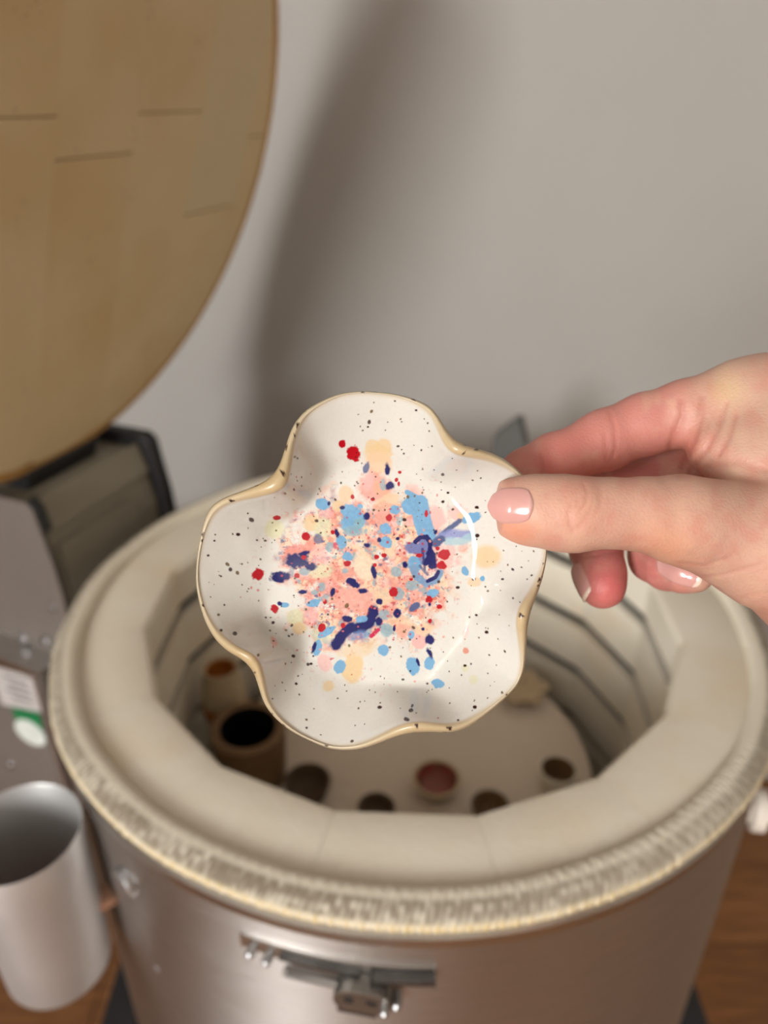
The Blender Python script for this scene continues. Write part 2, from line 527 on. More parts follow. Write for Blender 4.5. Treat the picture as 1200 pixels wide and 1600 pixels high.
def plate(name, a, z, w, h, r, r0, r1, mat, parent, tilt=0, bevel=.0006):
    ar = math.radians(a)
    U = np.array([-math.sin(ar), math.cos(ar), 0]); W = np.array([math.cos(ar), math.sin(ar), 0]); Z = np.array([0, 0, 1.])
    ct, stt = math.cos(tilt), math.sin(tilt)
    return MB().prism(rounded(w, h, r), U * ct + Z * stt, -U * stt + Z * ct, W, KC + np.array([0, 0, z]), r0, r1).build(name, mat, parent, bevel=bevel)


body = plate('latch_body', -96.6, -.0565, .0165, .0095, .009, CR + .002, CR + .013, M['latch'], latch, -.12)
plate('latch_hole_shade', -98.0, -.0545, .0026, .0026, .0004, CR + .0125, CR + .0134, M['black'], latch, -.12, 0)  # raised black plates stand in for the shade inside the latch holes
plate('latch_hole_shade', -95.6, -.0555, .003, .0018, .0004, CR + .0125, CR + .0134, M['black'], latch, -.3, 0)
plate('latch_foot', -97.3, -.072, .0115, .0062, .001, CR, CR + .008, M['latch_dark'], latch, -.1)


def screw(a, z, r0, ln, rad, parent, mat=None, name='screw'):
    p = cylpt(a, z, r0); q = cylpt(a, z, r0 + ln)
    e = cylpt(a, z, r0 + ln * 1.15)
    return MB().tube([p, p + (q - p) * .8, q, e], [rad, rad, rad * .85, rad * .3], 12).build(name, mat or M['screw'], parent, smooth=False)


screw(-109.6, -.0465, CR + .001, .007, .0028, latch)
screw(-107.6, -.0485, CR + .001, .007, .0028, latch)
screw(-94.2, -.0585, CR + .010, .007, .0026, latch)
screw(-93.0, -.062, CR + .002, .009, .0032, latch)
screw(-94.0, -.069, CR + .002, .006, .0022, latch)
screw(-130.5, -.062, CR, .006, .0110, kiln, name='casing_screw')
# small rivets on the casing
for a, z in ((-85.5, -.115), (-128.5, -.15)):
    screw(a, z, CR, .0012, .003, kiln, name='rivet')

# porcelain plug on the right side of the casing
pa = -17.5
pl = MB()
p0 = cylpt(pa, -.148, CR); U = cylpt(pa, -.148, CR + 1) - p0
plug = MB().tube([p0, p0 + U * .012, p0 + U * .014, p0 + U * .024], [.012, .012, .019, .018], 20).build('peephole_plug', M['porcelain'], kiln, auto=30)
MB().tube([p0 + U * .024, p0 + U * .030, p0 + U * .034, p0 + U * .040, p0 + U * .043], [.009, .008, .013, .013, .008], 18).build('knob', M['porcelain'], plug, auto=40)

# grey bracket standing at the back of the rim
bp_ = np.array([.155, KY + .262, RIM])
ba = math.radians(65.8)
MB().prism([(-.021, -.06), (.017, -.06), (.017, .030), (.009, .058), (.004, .058), (-.021, .034)], (math.cos(-.35), math.sin(-.35), 0), (0, 0, 1), (-math.sin(-.35), math.cos(-.35), 0),
           (KX + .302 * math.cos(ba), KY + .302 * math.sin(ba), RIM), 0, .022).build('strike_bracket', M['bracket'], kiln, bevel=.002)

# ------------------------------------------------------------------ hinge, control box
HA = math.radians(157)
RV = np.array([math.cos(HA), math.sin(HA), 0]); TN = np.array([-math.sin(HA), math.cos(HA), 0]); ZV = np.array([0, 0, 1.])
hinge = MB()
plate_prof = [(.345, .062), (.337, .055), (.333, .03), (.327, -.005), (.325, -.035), (.326, -.075), (.31, -.10), (.31, -.22), (.47, -.22), (.47, .0), (.43, .05), (.40, .062)]
hinge.prism(plate_prof, RV, ZV, TN, KC, .071, .075)
hg = hinge.build('hinge', M['grey_paint'], kiln, bevel=.001)
MB().prism([(r - .0025, z + .003) for r, z in plate_prof[:3]] + [(.345, .02), (.36, .05)], RV, ZV, TN, KC, .063, .0705).build('edge_seal', M['black'], hg)
MB().prism([(r - .003, z + .004) for r, z in plate_prof], RV, ZV, TN, KC, -.103, -.085).build('end_plate', M['black'], hg, bevel=.003)
ch = MB().prism([(.352, .050), (.342, .028), (.333, -.01), (.333, -.20), (.45, -.20), (.45, .02), (.41, .052)], RV, ZV, TN, KC, -.085, .063).build('hinge_channel', M['hinge_grey'], hg, bevel=.002)
# raised flange along the top of the channel and an inner panel
MB().prism([(.350, .056), (.3385, .026), (.3365, .026), (.347, .0575)], RV, ZV, TN, KC, -.083, .061).build('flange', M['hinge_grey'], hg, bevel=.0006)
MB().prism([(.3335, .012), (.330, -.012), (.330, -.16), (.3335, -.16)], RV, ZV, TN, KC, -.05, .058).build('channel_panel', M['hinge_grey'], hg, bevel=.001)


def disc_screw(u, z, w, rad, ln, parent, name='screw', mat=None):
    p = KC + RV * u + ZV * z + TN * w
    return MB().tube([p, p + TN * ln * .6, p + TN * ln, p + TN * ln * 1.15], [rad, rad, rad * .8, rad * .3], 14).build(name, mat or M['screw'], parent)


disc_screw(.391, -.102, .075, .007, .006, hg)
disc_screw(.361, -.098, .075, .007, .006, hg)
disc_screw(.341, -.052, .075, .004, .002, hg)

cb = MB().prism([(.352, -.118), (.362, -.31), (.362, -.46), (.60, -.46), (.60, -.13), (.42, -.112)], RV, ZV, TN, KC, .02, .10).build('control_box', M['grey_paint'], kiln, bevel=.004)
MB().prism([(.349, -.114), (.353, -.122), (.60, -.137), (.60, -.128), (.42, -.108)], RV, ZV, TN, KC, .074, .1035).build('box_top_edge', M['steel_band'], cb, bevel=.001)
MB().prism([(.357, -.128), (.3605, -.172), (.421, -.182), (.420, -.128), (.40, -.124)], RV, ZV, TN, KC, .1, .1012).build('rating_label', M['label'], cb)
for q in range(4):
    z0 = -.134 - q * .009
    MB().prism([(.372, z0), (.372, z0 - .003), (.405 - .006 * (q % 2), z0 - .0045), (.405 - .006 * (q % 2), z0 - .0015)], RV, ZV, TN, KC, .1012, .1015).build('label_print', M['label_ink'], cb)
MB().prism([(.367, -.174), (.369, -.206), (.406, -.215), (.406, -.180)], RV, ZV, TN, KC, .1012, .1018).build('green_sticker', M['green'], cb)
ov = [(.3885 + .021 * math.cos(t) * 1.0 + .004 * math.sin(t), -.209 + .017 * math.sin(t) - .004 * math.cos(t)) for t in np.linspace(0, 2 * PI, 28, endpoint=False)]
MB().prism(ov, RV, ZV, TN, KC, .1018, .1024).build('oval_sticker', M['white'], cb)
disc_screw(.439, -.279, .1, .005, .003, cb)
MB().prism([(.358, -.30), (.3605, -.12), (.3555, -.12), (.352, -.30)], RV, ZV, TN, KC, .03, .104).build('corner_strip', M['steel_band'], cb, bevel=.001)

# ------------------------------------------------------------------ lid (opened about 70 degrees)
LA = math.radians(70)
EV = -math.cos(LA) * RV + math.sin(LA) * ZV
LN = np.cross(TN, EV)            # points to the lid's outer face
if LN @ RV < 0: LN = -LN
LC = KC + RV * .281 + ZV * .328
RL = .280
lid_mb = MB()
n = 128


def ring(R, w):
    return [LC + R * (math.cos(a) * TN + math.sin(a) * EV) + w * LN for a in np.linspace(0, 2 * PI, n, endpoint=False)]


loops = [ring(.2835, .006), ring(.2865, .006), ring(.2865, .084), ring(.02, .088)]
Vl = sum(loops, []); Fl = []
for a in range(3):
    for i in range(n):
        j = (i + 1) % n
        Fl.append((a * n + i, a * n + j, (a + 1) * n + j, (a + 1) * n + i))
Fl.append(tuple(3 * n + i for i in range(n)))
lid = MB().add(Vl, Fl).build('lid', M['steel'], kiln, auto=40)
tag(lid, 'open kiln lid lined with tan firebricks')


def clip(poly, axis, val, keep_gt):
    out = []
    for i in range(len(poly)):
        a, b = poly[i], poly[(i + 1) % len(poly)]
        ia = (a[axis] > val) == keep_gt; ib = (b[axis] > val) == keep_gt
        if ia: out.append(a)
        if ia != ib:
            t = (val - a[axis]) / (b[axis] - a[axis]); out.append((a[0] + t * (b[0] - a[0]), a[1] + t * (b[1] - a[1])))
    return out


RBK = .2685
circ = [(RBK * math.cos(t), RBK * math.sin(t)) for t in np.linspace(0, 2 * PI, 180, endpoint=False)]
cols = [.031 + .0885 * k for k in range(-4, 4)]
jmap = {(.031, .1195): .046, (-.0575, .031): .015, (-.146, -.0575): .046, (-.2345, -.146): -.050}
for k in range(len(cols) - 1):
    a, b = cols[k], cols[k + 1]
    e0 = min(jmap.items(), key=lambda it: abs(it[0][0] - a))
    e0 = e0[1] if abs(e0[0][0] - a) < .01 else .02
    rows = [e0 - .62, e0 - .31, e0, e0 + .23, e0 + .46]
    for q in range(len(rows) - 1):
        g1, g2 = .00012, .0007
        p = clip(clip(clip(clip(circ, 0, a + g1, True), 0, b - g1, False), 1, rows[q] + g2, True), 1, rows[q + 1] - g2, False)
        if len(p) < 3: continue
        ar = abs(sum(p[i][0] * p[(i + 1) % len(p)][1] - p[(i + 1) % len(p)][0] * p[i][1] for i in range(len(p)))) / 2
        if ar < 2e-4: continue
        mat = M['lidB'] if (abs(a + .2345) < .01 and q == 2) else M['lid' + 'ACA'[(k * 2 + q) % 3]]
        MB().prism(p, TN, EV, LN, LC, random.uniform(0, .0004), .08).build('brick', mat, lid)
eb = MB()
loops = [ring(RBK + .0002, .0002), ring(.277, .0002), ring(.2815, .003), ring(.2832, .010), ring(.2832, .07), ring(RBK + .0002, .07)]
Vl = sum(loops, []); Fl = []
for a in range(len(loops)):
    for i in range(n):
        j = (i + 1) % n; a2 = (a + 1) % len(loops)
        Fl.append((a * n + i, a * n + j, a2 * n + j, a2 * n + i))
eb.add(Vl, Fl).build('lid_edge', M['lid_edge'], lid, auto=40)
# lid arm joining the lid to the hinge
MB().prism([(.385, .03), (.372, .068), (.40, .10), (.43, .10), (.44, .03)], RV, ZV, TN, KC, -.055, .04).build('lid_arm', M['black'], hg, bevel=.002)

# ------------------------------------------------------------------ stand
stand = empty('kiln_stand', (KX, KY, 0))
tag(stand, 'black square steel stand under the pottery kiln', 'stand')
HW = .33
for (lo, hi) in (((-HW, -HW, ZB - .04), (-HW + .04, HW, ZB)), ((HW - .04, -HW, ZB - .04), (HW, HW, ZB)),
                 ((-HW + .04, -HW, ZB - .04), (HW - .04, -HW + .04, ZB)), ((-HW + .04, HW - .04, ZB - .04), (HW - .04, HW, ZB))):
    MB().box((KX + lo[0], KY + lo[1], lo[2]), (KX + hi[0], KY + hi[1], hi[2])).build('rail', M['black'], stand, bevel=.002)
for sx in (-1, 1):
    MB().box((KX + sx * .12 - .02, KY - HW + .04, ZB - .03), (KX + sx * .12 + .02, KY + HW - .04, ZB)).build('crossbar', M['black'], stand)
    for sy in (-1, 1):
        x = KX + sx * (HW - .02); y = KY + sy * (HW - .02)
        MB().box((x - .02, y - .02, 0), (x + .02, y + .02, ZB - .04)).build('leg', M['black'], stand, bevel=.002)

# ------------------------------------------------------------------ metal cup at the kiln's side
CUP = np.array([-.2365, .3355, RIM - .172])
cup = empty('metal_cup', CUP)
tag(cup, 'open matte aluminium cup hanging against the kiln casing below the rope seal', 'cup')
hc = .140
outer = [(.0, 0), (.0325, 0), (.0350, .0015), (.0362, .005), (.0372, .05), (.0385, .1), (.0398, hc - .001), (.0394, hc), (.0388, hc - .001), (.0375, .1), (.0360, .05), (.0345, .006), (.0, .005)]
MB().lathe(outer, 72, CUP, close=False).build('cup_body', M['cup'], cup, auto=50)
MB().lathe([(0, .006), (.0335, .006), (.0352, .03), (.0346, .032), (.032, .012), (0, .010)], 40, CUP, close=False).build('residue', M['amber'], cup, smooth=True)
ca = math.degrees(math.atan2(CUP[1] - KY, CUP[0] - KX))
MB().box((-.0, -.007, -.004), (.012, .007, .004), Matrix.Translation(Vector(cylpt(ca + 2.5, -.118, CR - .001))) @ Matrix.Rotation(math.radians(ca), 4, 'Z')).build('mount_tab', M['copper'], cup)

# ------------------------------------------------------------------ shelf and pots inside
SZ = RIM - .186
shelf = MB().lathe([(0, -.016), (.176, -.016), (.178, -.014), (.178, -.002), (.176, 0), (0, 0)], 96, (KX, KY, SZ), close=False).build('kiln_shelf', M['shelf'], auto=40)
tag(shelf, 'round pale kiln shelf inside the brick chamber carrying small pots', 'shelf')
for a in (30, 150, 270):
    x, y = KX + .13 * math.cos(math.radians(a)), KY + .13 * math.sin(math.radians(a))
    po = MB().box((x - .018, y - .018, ZB + .05), (x + .018, y + .018, SZ - .016)).build('support_post', M['clay'], shelf, bevel=.002)


def on_plane(x, y, z):
    d = px(x, y, 1.0) - CAM
    return CAM + d * ((z - CAM[2]) / d[2])


def pot(name, label, cat, pixel, prof_out, prof_in, mat_out, mat_in, zref=0.0, scallop=None, inner_name='interior_glaze'):
    """pixel marks the centre of the pot at height zref above the shelf"""
    p = on_plane(pixel[0], pixel[1], SZ + zref); p[2] = SZ
    o = empty(name, p); tag(o, label, cat)
    b1 = MB().lathe(prof_out, 56, p, close=False); b2 = MB().lathe(prof_in, 56, p, close=False)
    if scallop:
        k, amp = scallop
        for b in (b1, b2):
            nv_ = []
            for v in b.v:
                a = math.atan2(v[1] - p[1], v[0] - p[0]); r = math.hypot(v[0] - p[0], v[1] - p[1])
                s = 1 + amp * math.cos(k * a) * min(1, r / .015)
                nv_.append((p[0] + (v[0] - p[0]) * s, p[1] + (v[1] - p[1]) * s, v[2]))
            b.v = nv_
    b1.build('body', mat_out, o, auto=60); b2.build(inner_name, mat_in, o, auto=60)
    return o


def bowl_prof(rb, rt, h, th=.003):
    o = [(0, 0), (rb, 0), (rb + (rt - rb) * .45, h * .35), (rb + (rt - rb) * .8, h * .7), (rt, h - .001), (rt - th * .3, h), (rt - th, h - .0006)]
    i = [(rt - th, h - .0006), (rb + (rt - rb) * .8 - th, h * .7), (rb + (rt - rb) * .45 - th, h * .38), (rb * .8, th * 1.2), (0, th)]
    return o, i


o_, i_ = bowl_prof(.031, .0345, .062, .0085)
pot('pottery_cup', 'brown clay cup with black glazed interior standing beside the chamber wall', 'cup', (388, 1143), o_, i_, M['clay_brown'], M['glaze_black'], .056)
o_, i_ = bowl_prof(.016, .0215, .018)
pot('pottery_bowl', 'small dark brown bowl on the kiln shelf next to the black-lined cup', 'bowl', (481, 1228), o_, i_, M['clay_dark'], M['clay_dark'], .010)
o_, i_ = bowl_prof(.014, .0225, .016)
pot('pottery_bowl', 'small buff bowl with a red glazed centre on the kiln shelf', 'bowl', (682, 1222), o_, i_, M['clay'], M['glaze_red'], .010)
o_, i_ = bowl_prof(.013, .0185, .024)
pot('pottery_cup', 'small pale cream cup with a brown inside near the shelf edge', 'cup', (872, 1206), o_, i_, M['glaze_white'], M['clay_brown'], .020)
o_, i_ = bowl_prof(.015, .026, .014)
pot('scalloped_dish', 'small scalloped cream dish at the shelf edge behind the speckled dish', 'dish', (815, 1078), o_, i_, M['clay'], M['clay'], .008, (6, .14))
o_, i_ = bowl_prof(.012, .017, .016)
pot('pottery_bowl', 'small brown bowl half hidden by the front rim next to the red-centred bowl', 'bowl', (765, 1268), o_, i_, M['clay_dark'], M['clay_brown'], .006)
o_, i_ = bowl_prof(.012, .017, .014)
pot('pottery_bowl', 'small grey-brown bowl half hidden by the front rim beside the dark brown bowl', 'bowl', (588, 1272), o_, i_, M['clay_dark'], M['clay_dark'], .004)
# pale vase with amber patch by the left wall
p = on_plane(352, 1102, SZ + .03); p[2] = SZ
vs = empty('pottery_vase', p); tag(vs, 'pale buff vase with an amber glazed mouth close to the chamber wall', 'vase')
vprof = [(0, 0), (.018, 0), (.021, .02), (.0222, .04), (.0205, .06), (.0185, .068), (.0165, .074), (.018, .079), (.0165, .080), (.0148, .077)]
MB().lathe(vprof, 48, p, close=False).build('body', M['clay'], vs, smooth=True)
MB().lathe([(.0148, .077), (.0145, .072), (.016, .06), (0, .05)], 48, p, close=False).build('interior_glaze', M['glaze_amber'], vs, smooth=True)
MB().lathe([(.0212, .022), (.0226, .030), (.0228, .034), (.0222, .040)], 48, p, close=False).build('glaze_band', M['glaze_amber'], vs, smooth=True)


# ------------------------------------------------------------------ value noise for numpy colouring
def vnoise(x, y, scale, seed, octaves=3):
    out = np.zeros_like(x); amp = 1.0; tot = 0
    for o in range(octaves):
        g = np.random.default_rng(seed * 31 + o).random((64, 64))
        u = x / scale * 2 ** o; v = y / scale * 2 ** o
        i = np.floor(u).astype(int); j = np.floor(v).astype(int); fu = u - i; fv = v - j
        fu = fu * fu * (3 - 2 * fu); fv = fv * fv * (3 - 2 * fv)
        a = g[i % 64, j % 64]; b = g[(i + 1) % 64, j % 64]; c = g[i % 64, (j + 1) % 64]; d = g[(i + 1) % 64, (j + 1) % 64]
        out += amp * ((a * (1 - fu) + b * fu) * (1 - fv) + (c * (1 - fu) + d * fu) * fv); tot += amp; amp *= .55
    return out / tot


# ------------------------------------------------------------------ the flower-shaped dish
half = [(560, 42), (620, 45), (680, 52), (740, 68), (790, 92), (815, 130), (835, 165), (860, 195), (900, 215), (960, 230), (1010, 250), (1050, 280),
        (1085, 315), (1112, 370), (1132, 430), (1148, 500), (1150, 545), (1143, 595), (1125, 660), (1100, 720), (1086, 780), (1084, 850), (1080, 910), (1060, 960), (1010, 1010), (950, 1060), (900, 1095),
        (850, 1110), (790, 1106), (730, 1108), (680, 1120), (630, 1140), (580, 1158), (530, 1165), (470, 1160), (410, 1135), (350, 1105), (300, 1065),
        (265, 1020), (250, 970), (235, 920), (200, 880), (150, 855), (110, 815), (80, 760), (62, 700), (52, 640), (55, 570), (65, 500), (80, 440),
        (100, 400), (140, 375), (200, 355), (260, 330), (300, 300), (320, 260), (335, 210), (355, 150), (390, 105), (440, 75), (500, 50)]
OUT = np.array([(280 + x / 2, 590 + y / 2) for x, y in half])
DC = np.array([580.0, 890.0])
ang = np.arctan2(OUT[:, 1] - DC[1], OUT[:, 0] - DC[0]); rad = np.hypot(*(OUT - DC).T)
o_s = np.argsort(ang); ang = ang[o_s]; rad = rad[o_s]
NS = 1440
phi = np.linspace(-PI, PI, NS, endpoint=False)
rim_r = np.interp(phi, np.r_[ang - 2 * PI, ang, ang + 2 * PI], np.r_[rad, rad, rad])


def gsmooth(a, w):
    k = np.exp(-.5 * (np.arange(-3 * w, 3 * w + 1) / w) ** 2); k /= k.sum()
    return np.convolve(np.r_[a[-3 * w:], a, a[:3 * w]], k, 'valid')


rim_r = gsmooth(rim_r, 8)
# how much of a fold there is at each direction (the outline dips towards the centre at the folds)
big = gsmooth(np.r_[rim_r], 130)
fold_at = {'ul': (-2.41, .33), 'ur': (-.93, .26), 'r': (.30, .20), 'b': (1.28, .34), 'll': (2.52, .30)}
fold = np.zeros(NS); lipw = np.zeros(NS)
for nm, (a, w) in fold_at.items():
    d = (phi - a + PI) % (2 * PI) - PI
    fold = np.maximum(fold, np.exp(-(d / w) ** 2) * {'ul': 1, 'ur': .85, 'r': .9, 'b': .8, 'll': 1}[nm])
    lipw = np.maximum(lipw, np.exp(-(d / (w * 1.15)) ** 2) * {'ul': 21, 'ur': 15, 'r': 15, 'b': 12, 'll': 13}[nm])
H = (.0105 + .0095 * fold)                 # rim height above the base
reach = 150 - 88 * fold                    # width of the rising wall in the picture's px
inset = 3.5 + lipw                     # how far the lip's own thickness shows
Z0 = .2215


def dish_depth(u, v):
    return Z0 - .0000105 * u + .000004 * v


def wall_rise(t_):
    # flat floor, a quick turn, then an almost straight wall
    g = lambda q: (q - .27) + np.sqrt((q - .27) ** 2 + .09 ** 2)
    return (g(np.asarray(t_, float)) - g(0)) / (g(1) - g(0))


NR = 300
s = np.linspace(0, 1, NR) ** .92
r_in = rim_r - inset
RR = s[:, None] * r_in[None, :]
rb0 = r_in - reach
t = np.clip((RR - rb0[None, :]) / reach[None, :], 0, 1)
hz = H[None, :] * wall_rise(t)
U0 = RR * np.cos(phi); V0 = RR * np.sin(phi)
hz += (vnoise(U0 + 400, V0 + 400, 60, 3, 2) - .5) * .0007
hz -= .0006 * fold[None, :] * np.clip((t - .9) / .1, 0, 1)
inner_P = px(DC[0] + U0, DC[1] + V0, dish_depth(U0, V0) - hz)
# lip and underside, offset backwards from the inner surface
# underside follows the same shape, pushed away by the wall thickness
TH = .0042
bR = []; bH = []
# lip: from the inner edge round to the outline, then the outside wall falling back
for (fr, dh) in ((.18, .0004), (.42, .0007), (.68, .0004), (.88, -.0004), (1.0, -.0016)):
    bR.append(r_in + inset * fr); bH.append(H + dh - .0006 * fold)
lip_rows = len(bR)
for q in np.linspace(.04, 1, 44):
    tt = 1 - q
    rr_ = np.where(True, rb0 + reach * tt ** .85 + inset * (tt ** .5), 0)
    bR.append(np.maximum(rr_, 0)); bH.append(H * wall_rise(tt) - .0016 - (TH - .0016) * min(1, q * 4))
for q in np.linspace(.85, 0.02, 14):
    bR.append(np.maximum(rb0, 4) * q); bH.append(np.full(NS, -TH))
bR = np.array(bR); bH = np.array(bH)
U1 = bR * np.cos(phi); V1 = bR * np.sin(phi)
outer_P = px(DC[0] + U1, DC[1] + V1, dish_depth(U1, V1) - bH)
P_all = np.concatenate([inner_P, outer_P], 0)
U_all = np.concatenate([U0, U1]); V_all = np.concatenate([V0, V1])
nrow = P_all.shape[0]
# ---- glaze colours
X = DC[0] + U0; Y = DC[1] + V0
col = np.ones((NR, NS, 3)) * np.array(lin(231, 228, 221))
warm = vnoise(X, Y, 90, 11)[..., None]
col = col * (1 - .5 * warm) + np.array(lin(234, 228, 214)) * .5 * warm
n1 = vnoise(X, Y, 26, 1); n2 = vnoise(X, Y, 11, 2); n3 = vnoise(X, Y, 5, 5); n4 = vnoise(X, Y, 16, 8); n5 = vnoise(X, Y, 8, 9, 4)


def over(mask, c):
    global col
    m = np.clip(mask, 0, 1)[..., None]
    col = col * (1 - m) + np.array(c) * m


def sm(a, lo, hi):
    k = np.clip((a - lo) / (hi - lo), 0, 1); return k * k * (3 - 2 * k)


PEACH = lin(243, 205, 168); CORAL = lin(236, 160, 142); PINK = lin(244, 186, 180); RED = lin(190, 14, 34); BLUE = lin(124, 176, 214)
NAVY = lin(18, 20, 98); TEAL = lin(146, 176, 186); CREAM = lin(226, 222, 184); TAN = lin(236, 204, 156); VIO = lin(120, 126, 178); SLATE = lin(84, 96, 140); MAG = lin(204, 40, 84); WHITE = lin(234, 230, 222); ORNG = lin(226, 130, 96)


def patch(x, y, rx, ry, c, ang=0, soft=.25, rough=.5, op=1.0, tex=None):
    a = math.radians(ang); m = 1.6 * max(rx, ry) + 6
    sel = (np.abs(X - x) < m) & (np.abs(Y - y) < m)
    if not sel.any(): return
    dx = X[sel] - x; dy = Y[sel] - y
    u = (dx * math.cos(a) + dy * math.sin(a)) / rx; v = (-dx * math.sin(a) + dy * math.cos(a)) / ry
    d = np.sqrt(u * u + v * v) + rough * ((n2[sel] - .5) * .9 + (n3[sel] - .5) * .8)
    k = np.clip((1 + soft * .5 - d) / soft, 0, 1); k = k * k * (3 - 2 * k) * op
    if tex: k = k * (1 - tex * sm(n5[sel], .45, .62))
    cc = np.array(c)
    col[sel] = col[sel] * (1 - k[:, None]) + cc * k[:, None]


def stroke(pts, w, c, soft=.3, rough=.5, op=1.0, tex=None):
    pts = np.array(pts, float); m = w * 2 + 6
    lo = pts.min(0) - m; hi = pts.max(0) + m
    sel = (X > lo[0]) & (X < hi[0]) & (Y > lo[1]) & (Y < hi[1])
    if not sel.any(): return
    P = np.stack([X[sel], Y[sel]], -1); dmin = np.full(len(P), 1e9)
    for a, b in zip(pts[:-1], pts[1:]):
        ab = b - a; k = np.clip(((P - a) @ ab) / (ab @ ab), 0, 1)
        dmin = np.minimum(dmin, np.hypot(*(P - a - k[:, None] * ab).T))
    d = dmin / w + rough * ((n2[sel] - .5) * .9 + (n3[sel] - .5) * .9)
    k = np.clip((1 + soft * .5 - d) / soft, 0, 1) * op
    if tex: k = k * (1 - tex * sm(n5[sel], .45, .62))
    col[sel] = col[sel] * (1 - k[:, None]) + np.array(c) * k[:, None]


# soft coloured ground of the splash
cl = 1.08 - np.sqrt(((X - 573) / 132) ** 2 + ((Y - 888) / 128) ** 2) + (n1 - .5) * .75
g0 = sm(cl, 0, .32)
over(g0 * .85 * sm(n4, .30, .50), PEACH)
over(g0 * .85 * sm(vnoise(X, Y, 18, 20, 4), .46, .60), CORAL)
over(g0 * .6 * sm(vnoise(X, Y, 15, 21), .56, .68), PINK)
over(g0 * .55 * sm(vnoise(X, Y, 19, 22), .58, .70), WHITE)
over(g0 * .8 * sm(vnoise(X, Y, 13, 23), .63, .70), TEAL)
over(g0 * .6 * sm(1 - np.abs(vnoise(X, Y, 16, 24, 4) - .5) * 14, .2, 1), lin(222, 108, 98))
over(g0 * .7 * sm(vnoise(X, Y, 12, 25), .74, .79), RED)
over(g0 * .8 * sm(vnoise(X, Y, 9, 26), .71, .78), SLATE)
# faint pink mist round the splash
mist = sm(1.3 - np.sqrt(((X - 575) / 165) ** 2 + ((Y - 900) / 175) ** 2), 0, .5)
over(mist * .5 * sm(vnoise(X, Y, 5, 27), .70, .80), lin(226, 140, 134))

for a in [(582, 698, 12, 12, TAN, 0, .35, .3, .8), (600, 698, 12, 13, TAN, 0, .35, .3, .8), (591, 708, 22, 14, TAN, 0, .3, .3, .7), (592, 724, 22, 18, PEACH, 0, .5, .4, .9), (585, 762, 25, 24, CORAL, 0, .6, .5, .8), (597, 762, 14, 12, lin(246, 178, 148), 0, .5, .4, .9),
          (575, 752, 8, 16, PINK, 10, .6, .5, .8), (604, 785, 24, 10, PEACH, -25, .5, .6, .85), (600, 800, 24, 14, CORAL, 0, .5, .8, .6),
          (541, 772, 12, 13, PEACH, 0, .3, .3, .9), (528, 790, 9, 9, TAN, 0, .4, .3, .8), (510, 803, 10, 8, PINK, 0, .4, .5, .8), (487, 817, 13, 13, TAN, 0, .35, .3, .8), (505, 825, 14, 16, CREAM, 0, .5, .4, .8),
          (428, 826, 15, 15, CREAM, 0, .5, .3, .9), (461, 965, 13, 13, CREAM, 0, .5, .3, .9), (468, 982, 11, 9, TAN, 0, .4, .4, .9), (487, 963, 12, 13, PINK, 0, .5, .5, .7),
          (507, 1035, 13, 14, PINK, 0, .4, .9, .7), (550, 1045, 18, 22, TAN, 15, .35, .5, .95), (513, 1072, 9, 9, TAN, 0, .6, .3, .8), (428, 1002, 5, 8, PINK, -30, .4, .8, .9),
          (555, 937, 30, 22, lin(246, 172, 156), 0, .4, .6, .9), (568, 886, 15, 22, lin(246, 218, 190), -15, .4, .3, .95), (600, 930, 14, 14, PEACH, 0, .4, .6, .8),
          (680, 812, 15, 20, PINK, 0, .5, .6, .8), (716, 802, 15, 14, PINK, 0, .5, .9, .7), (722, 806, 8, 6, TAN, 0, .5, .5, .8), (760, 870, 22, 18, TAN, 0, .6, .2, .85), (741, 909, 11, 8, PEACH, 0, .5, .5, .9),
          (690, 870, 22, 24, PINK, 0, .5, .9, .7), (664, 985, 14, 12, PEACH, 0, .4, .6, .8), (655, 1003, 12, 11, PINK, 0, .3, .4, .95), (625, 975, 20, 16, PEACH, 0, .5, .6, .7), (630, 985, 14, 12, CORAL, 0, .5, .7, .6),
          (728, 990, 5, 14, PINK, 20, .5, .8, .35), (641, 815, 8, 7, PINK, 0, .4, .8, .8), (645, 765, 14, 10, PINK, 0, .5, 1.2, .5), (470, 858, 22, 9, lin(240, 150, 136), -12, .4, 1.0, .8), (500, 868, 14, 18, PINK, 0, .6, .6, .7),
          (500, 893, 18, 12, CREAM, 0, .6, .5, .8), (560, 1015, 30, 12, TAN, -10, .6, .6, .6), (505, 990, 18, 14, CREAM, 0, .6, .5, .6), (545, 895, 8, 10, CORAL, 0, .5, .6, .7), (625, 915, 14, 10, CORAL, 0, .5, .7, .7)]:
    patch(*a)
for a in [(504, 787, 11, 9), (551, 812, 19, 22, 20), (545, 800, 12, 12), (533, 847, 8, 10), (603, 827, 9, 9), (603, 847, 10, 9), (617, 797, 8, 7), (543, 870, 8, 7), (445, 945, 7, 4), (490, 942, 11, 6, -18), (566, 968, 10, 6),
          (511, 987, 16, 6, -32), (496, 1013, 6, 13, 12), (531, 1041, 9, 12, 22), (599, 1016, 9, 9, -20), (737, 809, 16, 8, -20), (727, 893, 5, 7, -25), (754, 904, 4, 4), (676, 927, 9, 7, -20), (645, 1041, 10, 14, -12),
          (671, 1036, 8, 11), (684, 1068, 10, 7, 18), (642, 992, 5, 7), (563, 791, 5, 4), (648, 880, 10, 12, -20)]:
    patch(a[0], a[1], a[2], a[3], BLUE, a[4] if len(a) > 4 else 0, .22, .45)
patch(552, 830, 16, 8, TEAL, 0, .4, .3, .8); patch(560, 817, 8, 7, lin(140, 180, 190), 0, .4, .5, .8)
